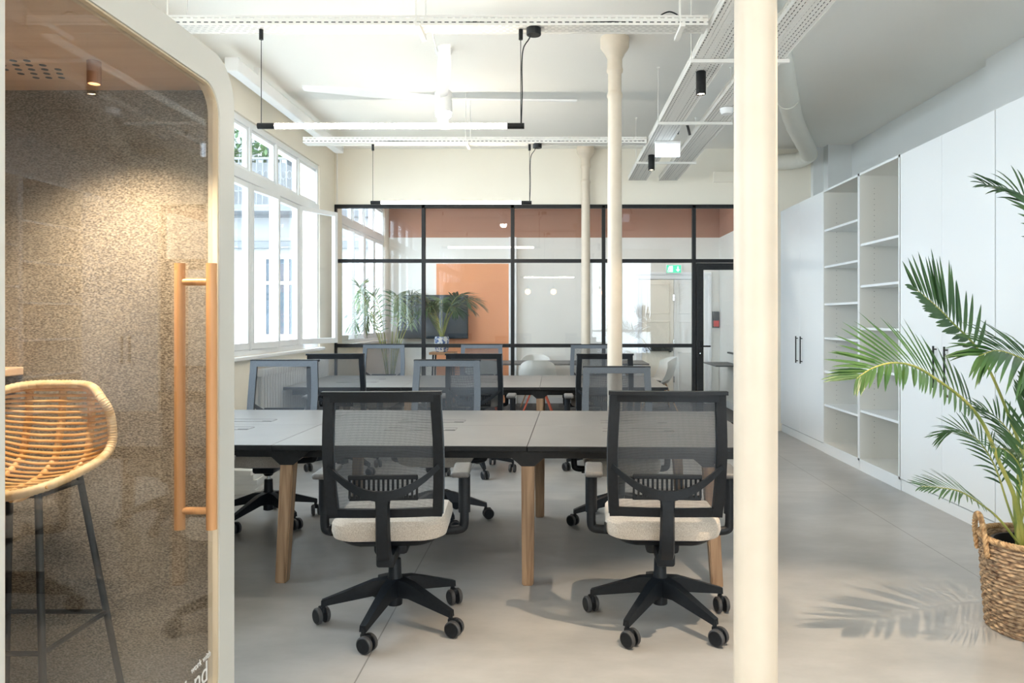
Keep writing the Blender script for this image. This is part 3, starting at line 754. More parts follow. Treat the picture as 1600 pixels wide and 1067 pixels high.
for (x0, x1, y, rods, lab) in ((.87, 1.50, 2.0, (.875, 1.49), 'white cross strut under the long trays, above the top edge of the frame'),
                          (.87, 1.50, 4.70, (.875, 1.49), 'white cross strut under the long trays, nearest one in view'),
                          (.87, 1.50, 6.20, (.875, 1.49), 'white cross strut under the long trays, just in front of the lit sign'),
                          (.86, 1.50, 7.77, (.865, 1.49), 'white cross strut under the long trays, farthest one')):
    hanger(x0, x1, y, lab, rods)
def ystrut(x, y, lab, n=2):
    t = thing('tray_hanger', lab, 'hanger', (0, 0, 0), 0, 'short struts under the cross trays')
    bm = B(); add_box(bm, x-.014, x+.014, y-.11, y+.11, 3.033, 3.057, .002); obj('strut', bm, M['tray'], t)
    for k in (-1, 1):
        bm = B(); add_tube(bm, [(x+.012*k, y+.085*k, 3.05), (x+.012*k, y+.085*k, CEIL)], .004, 8); obj('threaded_rod', bm, M['tray'], t, True)
ystrut(-.765, 4.22, 'short strut and rods holding the front cross tray, above the fan')
ystrut(.72, 4.22, 'short strut and rods holding the front cross tray, near the column capital')
ystrut(-2.16, 4.22, 'short strut and rods at the left end of the front cross tray, over the booth')
ystrut(-.82, 7.0, 'short strut and rods holding the rear cross tray')

def linear_lamp(y, x0, x1, label, hook):
    z = 2.505; t = thing('linear_pendant_lamp', label, 'lamp', (0, 0, 0), 0, 'linear pendant lamps')
    bm = B(); add_tube(bm, [(x0, y, z), (x0+.10, y, z)], .017, 20); add_tube(bm, [(x1-.10, y, z), (x1, y, z)], .017, 20)
    obj('end_cap', bm, M['black_metal'], t, True)
    bm = B(); add_tube(bm, [(x0+.10, y, z), (x1-.10, y, z)], .0155, 20); obj('light_tube', bm, M['tube'], t, True)
    for i, x in enumerate((x0+.02, x1-.02)):
        bm = B(); add_tube(bm, [(x, y, z+.01), (x, y, 3.055)], .0022, 6); obj('suspension_wire', bm, M['black_plastic'], t, True)
        bm = B(); add_lathe(bm, [(.012, 3.0), (.012, 3.058)], (x, y, 0), 14); obj('wire_grip', bm, M['black_metal'], t, True)
    bm = B(); xx = x1-.02
    add_tube(bm, bez([(xx+.06, y-.02, 3.04), (xx+.05, y-.02, 3.0), (xx+.015, y, 2.95), (xx+.006, y, 2.85), (xx+.008, y, 2.7), (xx+.003, y, 2.52)], 6), .0035, 8); obj('power_cord', bm, M['black_plastic'], t, True)
    bm = B(); add_lathe(bm, [(.040, 3.018), (.042, 3.022), (.042, 3.056), (.038, 3.059)], (xx+.075, y-.02, 0), 24); obj('ceiling_rose', bm, M['black_metal'], t, True)
    return t
linear_lamp(4.22, -1.70, -.172, 'glowing linear pendant lamp with black ends over the front desk', 1)
linear_lamp(-1.2, -.9, .63, 'added unseen linear pendant lamp glowing behind the camera', 1)  # out of view, added to light the near end of the room warmly
linear_lamp(7.0, -1.745, -.215, 'glowing linear pendant lamp with black ends farther back, at the partition top', 1)

for k, x in enumerate((-.68, -.02, .64, 1.18)):
    t = thing('pendant_bulb', 'warm glowing globe bulb hanging behind the camera, ' + ('first', 'second', 'third', 'last')[k] + ' of the row', 'lamp', (x, -.6, 2.1), 0, 'warm pendant bulbs')
    bm = B(); add_lathe(bm, [(0, -.07)]+[(.07*math.sin(PI*i/12), -.07*math.cos(PI*i/12)) for i in range(1, 12)]+[(0, .07)], seg=20); obj('bulb', bm, M['warm_bulb'], t, True)
    bm = B(); add_lathe(bm, [(.02, .065), (.022, .07), (.022, .13), (.01, .14)], seg=16); add_tube(bm, [(0, 0, .13), (0, 0, CEIL-2.1)], .003, 6); obj('cord', bm, M['black_plastic'], t, True)
for (sx, sy), lab in zip(SPOTS, ('black cylinder spotlight under the long tray, behind the camera', 'black cylinder spotlight under the long tray, over the right front chair',
         'black cylinder spotlight under the long tray, nearer one in view', 'black cylinder spotlight under the long tray, below the lit sign')):
    t = thing('cylinder_spotlight', lab, 'lamp', (sx, sy, 3.06), 0, 'black cylinder spotlights')
    bm = B(); add_lathe(bm, [(.0, -.002), (.032, -.002), (.033, -.004), (.033, -.155), (.028, -.156), (.026, -.147), (0, -.147)], seg=28); 
    obj('housing', bm, M['black_metal'], t, True)
    bm = B(); add_lathe(bm, [(.026, -.148), (0, -.1485)], seg=24); obj('lens', bm, M['spot_lens'], t)

# lit sign under the tray
t = thing('hanging_sign_light', 'blank pale blue lit exit sign box hanging under the long tray', 'sign', (0, 0, 0))
bm = B(); add_box(bm, .945, 1.175, 6.87, 6.90, 2.915, 3.045, .003); obj('light_panel', bm, M['sign_panel'], t)
bm = B(); add_box(bm, .94, 1.18, 6.86, 6.91, 3.035, 3.058, .003); obj('housing', bm, M['plaster_white'], t)
bm = B(); add_lathe(bm, [(.0, 3.01), (.04, 3.012), (.052, 3.03), (.055, 3.056), (.0, 3.058)], (1.36, 5.8, 0), 28)
tag(obj('smoke_detector', bm, M['plaster_white'], None, True), 'white round detector disc under the right long tray beside the column', 'detector')
bm = B(); add_tube(bm, bez([(1.12, 6.7, 3.08), (1.15, 6.68, 3.17), (1.20, 6.68, 3.17), (1.235, 6.7, 3.07)], 6), .012, 8)
tag(obj('flexible_conduit', bm, M['wheel'], None, True), 'grey flexible conduit arching between the two long trays', 'conduit')
bm = B(); add_tube(bm, bez([(.58, 4.22, 3.08), (.60, 4.22, 3.13), (.66, 4.22, 3.16), (.72, 4.22, 3.13), (.73, 4.22, 3.08)], 5), .004, 6)
tag(obj('cable_loop', bm, M['black_plastic'], None, True), 'black cable loop rising out of the front cross tray', 'cable')

# ceiling fan
t = thing('ceiling_fan', 'white four-blade ceiling fan with glowing lamp beneath', 'fan', (-.87, 5.78, 0))
bm = B(); add_lathe(bm, [(.062, 3.02), (.068, 3.03), (.068, 3.17), (.055, 3.19), (.02, 3.20), (.02, CEIL-.06), (.06, CEIL-.05), (.07, CEIL)], seg=32); obj('motor_housing', bm, M['plaster_white'], t, True)
bm = B(); add_lathe(bm, [(0, 2.962), (.035, 2.968), (.058, 2.99), (.062, 3.02)], seg=32); obj('lamp_lens', bm, M['fan_lamp'], t, True)
for k, a in enumerate((R(-81), R(9), R(99), R(189))):
    bm = B(); vs = []
    for i in range(9):
        u = i/8; r_ = .06+u*1.0; wd = .030+.022*math.sin(min(1, u*1.6)*PI*.5)-.035*max(0, u-.55); tilt = R(22-14*u); th = .006
        c = Vector((r_, 0, 3.13+.03*u)); e_ = Vector((0, math.cos(tilt), math.sin(tilt))); n_ = Vector((0, -math.sin(tilt), math.cos(tilt)))
        vs.append([bm.verts.new(c+e_*wd+n_*th), bm.verts.new(c-e_*wd+n_*th), bm.verts.new(c-e_*wd-n_*th), bm.verts.new(c+e_*wd-n_*th)])
    bm.faces.new(vs[0]); bm.faces.new(list(reversed(vs[-1])))
    for A_, B_ in zip(vs, vs[1:]):
        for q in range(4): bm.faces.new((A_[q], B_[q], B_[(q+1) % 4], A_[(q+1) % 4]))
    o = obj('blade', bm, M['plaster_white'], t, True); o.rotation_euler.z = a
bm = B(); add_tube(bm, bez([P(676, 52, 4.3), P(682, 75, 4.9), P(690, 92, 5.5), Vector((-.87, 5.74, CEIL-.04))], 6), .005, 6)
tag(obj('fan_cable', bm, M['tray'], None, True), 'thin white cable from the front tray to the fan', 'cable')

# ventilation duct
def zpt(x, y, z):
    s = (498-y)/(z-1.4); return Vector(((x-866)/s, F/s, z))
path = bez([zpt(1203, -30, 3.40), zpt(1209, 30, 3.40), zpt(1222, 110, 3.40), zpt(1241, 190, 3.40), Vector((3.02, 8.75, 3.39)), Vector((3.06, 8.92, 3.37)), Vector((3.0, 9.02, 3.345)), Vector((2.88, 9.06, 3.335)), Vector((2.72, 9.08, 3.33))], 8)
t = thing('ventilation_duct', 'white round duct crossing the ceiling corner and turning at the wall', 'duct')
bm = B(); rr = [.095+(.003 if i % 2 else 0) for i in range(len(path))]
add_tube(bm, path, rr, 24); obj('duct_pipe', bm, M['duct'], t, True)
for i in (20, 34):
    bm = B(); p = path[i]; d = (path[i+1]-path[i-1]).normalized(); add_tube(bm, [p-d*.012, p+d*.012], .102, 24); add_tube(bm, [p+Vector((.05, 0, .08)), Vector((p.x+.05, p.y, CEIL))], .004, 6); obj('clamp_ring', bm, M['duct'], t, True)
bm = B(); add_tube(bm, [(3.26, 9.15, 2.74), (3.26, 9.15, 3.30)], .018, 12); tag(obj('wall_conduit', bm, M['duct'], None, True), 'thin vertical conduit above the far cabinet under the duct elbow', 'conduit')
bm = B(); add_tube(bm, [(-2.70, 9.15, 2.83), (-2.70, 9.15, CEIL)], .010, 10); tag(obj('wall_conduit', bm, M['tray'], None, True), 'thin white vertical conduit in the corner above the partition left end', 'conduit')
bm = B(); add_box(bm, 1.98, 2.5, 9.14, 9.18, 3.10, 3.23, .004); tag(obj('wall_trunking', bm, M['wall'], None), 'flat cream box on the upper back wall beside the column', 'trunking')
t = thing('batten_light', 'long white batten fitting high along the window wall', 'lamp')
bm = B(); add_box(bm, -2.56, -2.46, 5.76, 8.6, 3.33, 3.43, .01); obj('housing', bm, M['plaster_white'], t)
bm = B(); add_box(bm, -2.565, -2.455, 5.72, 5.765, 3.325, 3.435, .008); obj('end_cap', bm, M['plaster_white'], t)
for yy in (6.2, 8.0):
    bm = B(); add_box(bm, -2.53, -2.49, yy, yy+.04, 3.43, CEIL); obj('bracket', bm, M['plaster_white'], t)

# ------------------------------------------------------------ radiator, paper
t = thing('radiator', 'white column radiator under the windows behind the left desks', 'radiator', (0, 0, 0))
bm = B()
n = 30
for k in range(n):
    y = 6.70+k*.066
    for dx in (-.028, .028):
        add_tube(bm, [(-2.685+dx, y, .14), (-2.685+dx, y, .90)], .015, 8)
    add_box(bm, -2.73, -2.64, y-.022, y+.022, .10, .17, .012); add_box(bm, -2.73, -2.64, y-.022, y+.022, .87, .94, .012)
    if k < n-1: add_tube(bm, [(-2.685, y, .14), (-2.685, y+.066, .14)], .018, 8); add_tube(bm, [(-2.685, y, .90), (-2.685, y+.066, .90)], .018, 8)
obj('radiator_fins', bm, M['white_frame'], t, True)
for yy in (6.83, 8.48):
    bm = B(); add_box(bm, -2.72, -2.65, yy-.01, yy+.01, 0, .11, .003); obj('foot', bm, M['white_frame'], t)
for k in range(5):
    bm = B(); rnd = random.Random(k); dx = rnd.uniform(-.008, .008); an = rnd.uniform(-.12, .12)
    add_box(bm, -.11, .11, -.15, .15, 0, .038, .002)
    o = obj('paper_ream', bm, M['paper']); o.location = (-2.50+dx, 6.0, .001+k*.0385); o.rotation_euler.z = an
    tag(o, 'white paper ream stacked on the floor beside the booth frame, ' + ('bottom one', 'second from bottom', 'middle one', 'second from top', 'top one')[k], 'paper', 'paper reams on the floor')

# ------------------------------------------------------------ booth
XB = -1.045
t = thing('phone_booth', 'grey-white framed glass phone booth with felt lining at the left', 'booth', (0, 0, 0))
def rr2(y0, y1, z0, z1, r_, n=10):
    pts = []
    for (cy, cz, a0) in ((y1-r_, z1-r_, 0), (y0+r_, z1-r_, PI/2), (y0+r_, z0+r_, PI), (y1-r_, z0+r_, 3*PI/2)):
        for k in range(n+1): pts.append((cy+r_*math.cos(a0+PI/2*k/n), cz+r_*math.sin(a0+PI/2*k/n)))
    return pts
def ring(bm, o_, i_, xa, xb, round_=0.0):
    n = len(o_)
    L_ = []
    for pts, x in ((o_, xb), (o_, xa), (i_, xa), (i_, xb)): L_.append([bm.verts.new((x, y, z)) for y, z in pts])
    for a_ in range(4):
        A_, B_ = L_[a_], L_[(a_+1) % 4]
        for k in range(n): bm.faces.new((A_[k], A_[(k+1) % n], B_[(k+1) % n], B_[k]))
OUT = rr2(1.30, 2.404, .02, 2.220, .137); INN = rr2(1.40, 2.30, .205, 2.118, .09)
bm = B(); ring(bm, OUT, INN, XB, XB-.03)
ed = [e for e in bm.edges if len(e.link_faces) == 2 and abs(e.verts[0].co.x-XB) < 1e-6 and abs(e.verts[1].co.x-XB) < 1e-6 and e.calc_face_angle(0) > 1]
bmesh.ops.bevel(bm, geom=ed, offset=.006, segments=3, affect='EDGES')
obj('booth_frame', bm, M['bframe'], t, True)
bm = B(); ring(bm, rr2(1.401, 2.299, .206, 2.117, .089), rr2(1.406, 2.294, .211, 2.112, .084), XB-.004, XB-.034); obj('frame_edge', bm, M['ply'], t, True)
# outer shell: tunnel extruded back
bm = B(); ring(bm, rr2(1.32, 2.384, .05, 2.20, .12), rr2(1.36, 2.344, .10, 2.16, .09), XB-.029, -2.40)
add_box(bm, -2.42, -2.38, 1.34, 2.364, .07, 2.18); obj('outer_shell', bm, M['bframe'], t, True)
bm = B(); add_box(bm, -2.37, XB-.03, 2.313, 2.328, .19, 2.138); add_box(bm, -2.37, XB-.03, 1.375, 1.39, .19, 2.138); add_box(bm, -2.375, -2.36, 1.39, 2.313, .19, 2.138)
obj('felt_lining', bm, M['felt'], t)
cp = None
bm = B(); add_box(bm, -2.36, XB-.032, 1.39, 2.313, 2.118, 2.138); cp = obj('ceiling_panel', bm, M['oak_x'], t)
bm = B(); add_box(bm, -2.36, XB-.032, 1.39, 2.313, .17, .19); obj('booth_floor', bm, M['booth_floor'], t)
bm = B()
for i in range(-2, 3):
    for j in range(-2, 3):
        u = i+(.5 if j % 2 else 0)
        if abs(u)+abs(j)*.5 > 2.3: continue
        add_lathe(bm, [(.009, 2.1165), (.009, 2.1175)], (-1.504+u*.038, 2.118+j*.036, 0), 14)
obj('speaker_holes', bm, M['black_plastic'], cp)
for fx, fy in ((-1.25, 1.45), (-1.25, 2.26), (-2.25, 1.45), (-2.25, 2.26)):
    bm = B(); add_lathe(bm, [(.03, 0), (.03, .012), (.012, .015), (.012, .052)], (fx, fy, 0), 14); obj('foot', bm, M['black_metal'], t)
bm = B(); add_box(bm, XB-.020, XB-.012, 1.412, 2.278, .216, 2.108, .001)
door = obj('glass_door', bm, M['booth_glass'], t)
YH = 2.178
bm = B()
for k in (-1, 1):
    xx = XB-.016+k*.047
    add_tube(bm, [(xx, YH, .777), (xx, YH, 1.564)], .0152, 24)
for zz in (.832, 1.509):
    add_tube(bm, [(XB-.016-.045, YH, zz), (XB-.016+.045, YH, zz)], .011, 16)
hd = obj('pull_handle', bm, M['handle_wood'], door, True)
# vinyl lettering on the glass
def tm(y, z): return Matrix.Translation((XB-.0105, y, z)) @ Matrix(((0, 0, 1, 0), (1, 0, 0, 0), (0, 1, 0, 0), (0, 0, 0, 1)))
vin = mat('white_vinyl', (.85, .85, .83), .5)
text_mesh('lettering', 'work with', .029, vin, tm(2.140, .366), door)
text_mesh('lettering', 'land', .088, vin, tm(2.098, .302), door)
# booth spot
sp = P(147, 112, 2.054)
bm = B(); add_lathe(bm, [(.018, 2.1175), (.018, 2.056), (.015, 2.055), (.014, 2.064), (0, 2.064)], (sp.x, 2.054, 0), 24); bs = obj('booth_spotlight', bm, M['copper'], t, True)
bm = B(); add_lathe(bm, [(.0138, 2.063), (0, 2.0625)], (sp.x, 2.054, 0), 20); obj('lens', bm, M['spot_lens'], bs)
spot('booth_beam', (sp.x, 2.01, 2.05), 48, 125, .95, (1, .84, .62), .02)
# counter
t = thing('booth_counter', 'pale wood counter shelf inside the booth at the left edge', 'shelf', (0, 0, 0))
bm = B(); add_box(bm, -2.355, -1.664, 1.95, 2.31, 1.223, 1.25, .004); obj('counter_top', bm, M['oak_x'], t)
bm = B(); add_box(bm, -2.357, -2.34, 1.98, 2.28, 1.12, 1.223); add_box(bm, -2.355, -1.75, 2.29, 2.312, 1.18, 1.223); obj('bracket', bm, M['black_metal'], t)

# rattan bar stool, facing the camera
t = thing('rattan_bar_stool', 'rattan bar stool with black metal legs inside the glass booth', 'stool', (-1.468, 2.036, .191))
def shell_pt(u, v):
    """u -1..1 across, v 0 top of the back .. 1 front of the seat; local, facing -Y"""
    prof = [(0, .155, 1.015), (.25, .150, .91), (.5, .125, .806), (.62, .082, .769), (.72, .027, .753), (.85, -.064, .747), (1, -.182, .753)]
    for (a0, y0, z0), (a1, y1, z1) in zip(prof, prof[1:]):
        if v <= a1+1e-9: k = (v-a0)/(a1-a0); y = y0+(y1-y0)*k; z = z0+(z1-z0)*k; break
    bk = max(0, 1-v/.62)
    hwid = .172+.011*math.sin(v*PI) - .02*max(0, v-.75)
    y -= bk*.077*(abs(u)**2.6); z += (1-bk)*.045*abs(u)**2.4*(1 if v < .9 else .6)
    z -= .02*max(0, 1-v*5)*abs(u)**6*1.3; hwid *= 1-.09*max(0, 1-v*7)*abs(u)**3
    return Vector((u*hwid, y, z-.0))
bm = B()
for i in range(1, 25):
    v = i/25
    add_tube(bm, [shell_pt(-1+2*k/14, v)+Vector((0, 0, .0007*math.sin(k*1.7+i))) for k in range(15)], .0047, 7)
obj('rattan_canes', bm, M['rattan'], t, True)
bm = B()
for u in (-.52, 0, .52):
    pts = [shell_pt(u, .0+.98*k/24)+Vector((0, .009 if k < 14 else .0, -.008 if k > 12 else 0)) for k in range(25)]
    add_tube(bm, pts, [.0085+.0035*(k % 2) for k in range(25)], 9)
obj('rattan_ribs', bm, M['rattan'], t, True)
bm = B()
bd = [shell_pt(-1, k/20) for k in range(20, 0, -1)]+[shell_pt(-1+2*k/16, 0) for k in range(0, 17)]+[shell_pt(1, k/20) for k in range(1, 21)]+[shell_pt(1-2*k/12, 1) for k in range(1, 12)]
sm = []
n = len(bd)
for _ in range(5):
    sm = [(bd[i-1]+bd[i]*2+bd[(i+1) % n])/4 for i in range(n)]; bd = sm
dense = []
for i in range(n):
    a_, b_ = sm[i], sm[(i+1) % n]
    for k in range(4): dense.append(a_.lerp(b_, k/4))
nd = len(dense)
add_tube(bm, dense, [.0115+.0016*(i % 2) for i in range(nd)], 10, closed=True)
obj('wrapped_rim', bm, M['rattan_wrap'], t, True)
for sx in (-1, 1):
    for sy in (-1, 1):
        bm = B(); add_tube(bm, [(sx*.10, sy*.085, .755), (sx*.185, sy*.18, 0)], .0095, 10); obj('leg', bm, M['black_metal'], t, True)
bm = B(); k = .41
cr = [(-1, -1), (1, -1), (1, 1), (-1, 1)]
q = [Vector((sx*(.10+.085*(1-.345/.755)), sy*(.085+.095*(1-.345/.755)), .345)) for sx, sy in cr]
for i in range(4): add_tube(bm, [q[i], q[(i+1) % 4]], .007, 8)
obj('footrest', bm, M['black_metal'], t, True)
bm = B(); add_box(bm, -.11, .11, -.095, .095, .735, .745, .004); obj('seat_plate', bm, M['black_metal'], t)

# ------------------------------------------------------------ palms
def leaflet(bm, p, d, up, ln, wd, droop):
    d = d.normalized(); s = d.cross(up).normalized(); n = s.cross(d).normalized(); rows = []
    for u, w_ in ((0, .25), (.2, .9), (.45, 1), (.7, .8), (.88, .45), (1, .04)):
        c = p+d*ln*u+Vector((0, 0, -1))*droop*ln*u*u
        rows.append((bm.verts.new(c-s*wd*w_/2+n*wd*.16*w_), bm.verts.new(c), bm.verts.new(c+s*wd*w_/2+n*wd*.16*w_)))
    for A_, B_ in zip(rows, rows[1:]):
        bm.faces.new((A_[0], A_[1], B_[1], B_[0])); bm.faces.new((A_[1], A_[2], B_[2], B_[1]))
def frond(parent, pts, nl, ln, wd, start=.35, up=Vector((0, 0, 1)), droop=.15, rnd=random, m='leaf', spread=55, r0=.008, lift=.25, asym=1.0):
    path = bez(pts, 8); n = len(path); fr = frames(path)
    bm = B(); add_tube(bm, path, [max(.0015, r0*(1-.85*i/(n-1))) for i in range(n)], 8)
    f = obj('frond', bm, M['cane'], parent, True)
    bm = B()
    for i in range(nl):
        u = start+(1-start)*(i+.3)/nl
        x = u*(n-1); k = min(int(x), n-2); p = path[k].lerp(path[k+1], x-k); t_ = (path[k+1]-path[k]).normalized()
        side = t_.cross(up)
        if side.length < .1: side = Vector((1, 0, 0))
        side.normalize(); nn = side.cross(t_).normalized()
        w_ = (u-start)/(1-start)
        L_ = ln*(.45+.55*math.sin(min(1, w_*1.5+.15)*PI*.5))*(1-.62*max(0, w_-.45)/.55)
        ang = R(spread*(1-.55*w_)+rnd.uniform(-5, 5))
        for sg in (-1, 1):
            d = t_*math.cos(ang)+side*sg*math.sin(ang)+nn*lift*rnd.uniform(.7, 1.3)
            leaflet(bm, p+t_*rnd.uniform(-.004, .004), d, nn, (L_ if sg > 0 else L_*asym)*rnd.uniform(.88, 1.08), wd*(1-.3*w_), droop*rnd.uniform(.5, 1.6))
    obj('leaflets', bm, M[m], f, True)
    return f

BX, BY = 2.16, 3.32
# woven basket
t = thing('woven_basket', 'tall woven seagrass basket with loop handles at the right edge', 'basket', (BX, BY, 0))
bm = B(); rows = []; nrow = 24; seg = 132
for i in range(nrow*4+1):
    v = i/(nrow*4); z = .0+v*.405
    r_ = .182+.022*math.sin(min(1, v*1.05)*PI*.5)**1.2
    rw = int(i/4); ph = (rw % 2)*PI; coil = abs(math.sin(PI*i/4))
    if i % 4 == 0: coil = 0
    ring_ = []
    for k in range(seg):
        a = 2*PI*k/seg
        br = .5+.5*math.sin(k*2*PI/6+ph+ (i % 4)*.55)
        rad = r_ + coil*(.004+.009*br)
        ring_.append(bm.verts.new((rad*math.cos(a), rad*math.sin(a), z)))
    rows.append(ring_)
for A_, B_ in zip(rows, rows[1:]):
    for k in range(seg): bm.faces.new((A_[k], A_[(k+1) % seg], B_[(k+1) % seg], B_[k]))
inn = [[bm.verts.new((r_*math.cos(2*PI*k/seg), r_*math.sin(2*PI*k/seg), z)) for k in range(seg)] for r_, z in ((.200, .40), (.195, .3), (.17, .03))]
for A_, B_ in zip([rows[-1]]+inn, inn):
    for k in range(seg): bm.faces.new((A_[k], A_[(k+1) % seg], B_[(k+1) % seg], B_[k]))
bm.faces.new(inn[-1]); bm.faces.new(list(reversed(rows[0])))
obj('basket_body', bm, M['seagrass'], t, True)
def rope(bm, pts, r_, closed, tw=16, strands=3):
    """twisted rope: three strands wound around the path"""
    pts = [Vector(p) for p in pts]; fr = frames(pts); n = len(pts)
    for s in range(strands):
        pp = []
        for i, p in enumerate(pts):
            a = 2*PI*s/strands+2*PI*tw*i/n
            pp.append(p+fr[i][1]*math.cos(a)*r_*.5+fr[i][2]*math.sin(a)*r_*.5)
        add_tube(bm, pp, r_*.62, 7, closed=closed, cap=not closed)
bm = B(); rope(bm, [(.209*math.cos(2*PI*k/240), .209*math.sin(2*PI*k/240), .41) for k in range(240)], .013, True, 34); obj('rope_rim', bm, M['seagrass_rope'], t, True)
for a in (R(165), R(-15)):
    bm = B(); d = Vector((math.cos(a), math.sin(a), 0)); nn = Vector((-d.y, d.x, 0))
    pts = bez([d*.205+nn*.075+Vector((0, 0, .33)), d*.216+nn*.075+Vector((0, 0, .42)), d*.22+nn*.045+Vector((0, 0, .485)), d*.22+Vector((0, 0, .505)), d*.22-nn*.045+Vector((0, 0, .485)), d*.216-nn*.075+Vector((0, 0, .42)), d*.205-nn*.075+Vector((0, 0, .33))], 10)
    rope(bm, pts, .012, False, 9); obj('handle', bm, M['seagrass_rope'], t, True)
# palm in the basket
t = thing('potted_palm', 'large green areca palm standing in the woven basket', 'plant', (0, 0, 0))
bm = B(); add_lathe(bm, [(.13, .035), (.158, .375), (.168, .38), (.168, .39), (.155, .39), (.15, .34)], (BX, BY, 0), 40); obj('plant_pot', bm, M['pot'], t, True)
bm = B(); add_lathe(bm, [(.149, .33), (.10, .342), (0, .345)], (BX, BY, 0), 30); obj('soil', bm, M['soil'], t, True)
rnd = random.Random(4)
base = lambda dx, dy: Vector((BX+dx, BY+dy, .35))
CAM = Vector((0, 0, 1.4))
def fr_(pts, **k):
    return frond(t, pts, rnd=rnd, **k)
upB = Vector((-.15, -.45, .9))
fr_([base(-.04, .0), P(1586, 780, 3.28), P(1560, 719, 3.24), P(1537, 664, 3.18), P(1507, 626, 3.12), P(1465, 594, 3.06), P(1430, 573, 3.0), P(1395, 567, 2.94), P(1362, 576, 2.9), P(1338, 592, 2.88)], nl=30, ln=.31, wd=.022, start=.40, up=Vector((.1, -.75, .7)), droop=.10, spread=66, r0=.011, lift=.10, asym=.62)
fr_([base(.03, .02), P(1612, 760, 3.4), P(1585, 672, 3.42), P(1535, 557, 3.44), P(1487, 503, 3.44), P(1459, 475, 3.43), P(1425, 447, 3.42)], nl=22, ln=.30, wd=.024, start=.52, up=Vector((.2, -.85, .45)), droop=-.05, spread=66, r0=.010, lift=.05, asym=.45)
fr_([base(.05, -.03), P(1650, 760, 3.2), P(1668, 650, 3.15), P(1640, 590, 3.1), P(1600, 562, 3.08), P(1560, 548, 3.05), P(1530, 556, 3.04)], nl=26, ln=.30, wd=.022, start=.42, up=Vector((0, -.6, .8)), droop=.25, spread=62, r0=.010, lift=.1)
fr_([base(-.05, -.03), P(1562, 812, 3.2), P(1530, 786, 3.12), P(1500, 768, 3.07), P(1468, 762, 3.03), P(1440, 760, 3.0)], nl=22, ln=.17, wd=.010, start=.3, up=Vector((0, -.5, .9)), droop=.1, spread=48, r0=.006, lift=.1)
fr_([base(-.02, .04), P(1575, 790, 3.45), P(1555, 730, 3.5), P(1530, 690, 3.55), P(1500, 672, 3.6), P(1470, 680, 3.62)], nl=22, ln=.19, wd=.011, start=.3, up=Vector((0, -.5, .9)), droop=.2, spread=50, r0=.006, lift=.1)
fr_([base(0, .05), P(1590, 770, 3.5), P(1590, 700, 3.6), P(1560, 655, 3.7), P(1530, 640, 3.75)], nl=20, ln=.22, wd=.014, start=.3, up=Vector((0, -.5, .9)), droop=.2, spread=52, r0=.007)
fr_([base(.02, -.05), P(1600, 800, 3.1), P(1598, 740, 3.0), P(1575, 705, 2.95), P(1548, 700, 2.9)], nl=18, ln=.20, wd=.013, start=.3, up=Vector((0, -.4, .9)), droop=.25, spread=52, r0=.006)
fr_([base(.06, .03), Vector((2.42, 3.5, 1.1)), Vector((2.46, 3.62, 1.75)), Vector((2.40, 3.72, 2.0)), Vector((2.2, 3.75, 2.08))], nl=24, ln=.30, wd=.022, start=.45, up=Vector((0, -.6, .8)), droop=.2, r0=.010)
fr_([base(.06, -.06), Vector((2.38, 2.95, .95)), Vector((2.3, 2.7, 1.25)), Vector((2.05, 2.5, 1.32)), Vector((1.85, 2.4, 1.22))], nl=24, ln=.28, wd=.022, start=.4, up=Vector((0, 0, 1)), droop=.15, r0=.010)
fr_([base(.0, .0), P(1592, 800, 3.32), P(1600, 700, 3.3), P(1612, 640, 3.28), P(1606, 600, 3.27)], nl=20, ln=.24, wd=.018, start=.35, up=Vector((0, -.9, .3)), droop=.05, r0=.007)
# loose canes at the foot
for k in range(6):
    a = k*1.1; bm = B(); q0 = base(.06*math.cos(a), .06*math.sin(a)); add_tube(bm, bez([q0-Vector((0, 0, .01)), q0+Vector((.01*math.cos(a), .01*math.sin(a), .12)), q0+Vector((.03*math.cos(a*2), .03*math.sin(a), .26))], 5), [.013-.0006*j for j in range(11)], 9)
    obj('cane', bm, M['cane'], t, True)

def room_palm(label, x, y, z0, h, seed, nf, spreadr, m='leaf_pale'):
    t = thing('potted_palm', label, 'plant', (0, 0, 0)); rnd = random.Random(seed)
    for k in range(nf):
        a = 2*PI*k/nf+rnd.uniform(-.3, .3); rr_ = spreadr*rnd.uniform(.65, 1.1); hh = h*rnd.uniform(.7, 1.05); d = Vector((math.cos(a), math.sin(a)*.6, 0))
        b0 = Vector((x, y, z0)); pts = [b0+d*.02, b0+d*rr_*.25+Vector((0, 0, hh*.55)), b0+d*rr_*.6+Vector((0, 0, hh*.92)), b0+d*rr_*.9+Vector((0, 0, hh*.95)), b0+d*rr_*1.15+Vector((0, 0, hh*.78))]
        for p_ in pts:
            p_.y = max(p_.y, YP+.12); p_.x = max(p_.x, XL+.12)
        frond(t, pts, 20, .30, .022, start=.35, droop=.3, rnd=rnd, m=m, r0=.008, spread=58)
    return t
t1 = room_palm('tall feathery palm behind the glass at the left end of the partition', -2.2, 9.86, .45, 1.40, 7, 9, .62)
bm = B(); add_lathe(bm, [(.15, 0), (.2, .42), (.21, .45), (.19, .45), (.18, .40), (0, .41)], (-2.2, 9.86, 0), 32); obj('plant_pot', bm, M['pot'], t1, True)
t2 = room_palm('bushy palm in a patterned pot on a wooden stand behind the glass', -1.52, 9.95, 1.16, .55, 12, 11, .5, 'leaf')
bm = B(); add_lathe(bm, [(.07, .955), (.095, 1.0), (.10, 1.12), (.09, 1.16), (.08, 1.15), (0, 1.15)], (-1.52, 9.95, 0), 28); obj('plant_pot', bm, M['blue_glaze'], t2, True)
t3 = thing('plant_stand', 'wooden plant stand behind the glass carrying the patterned pot', 'stand', (-1.5, 9.95, 0))
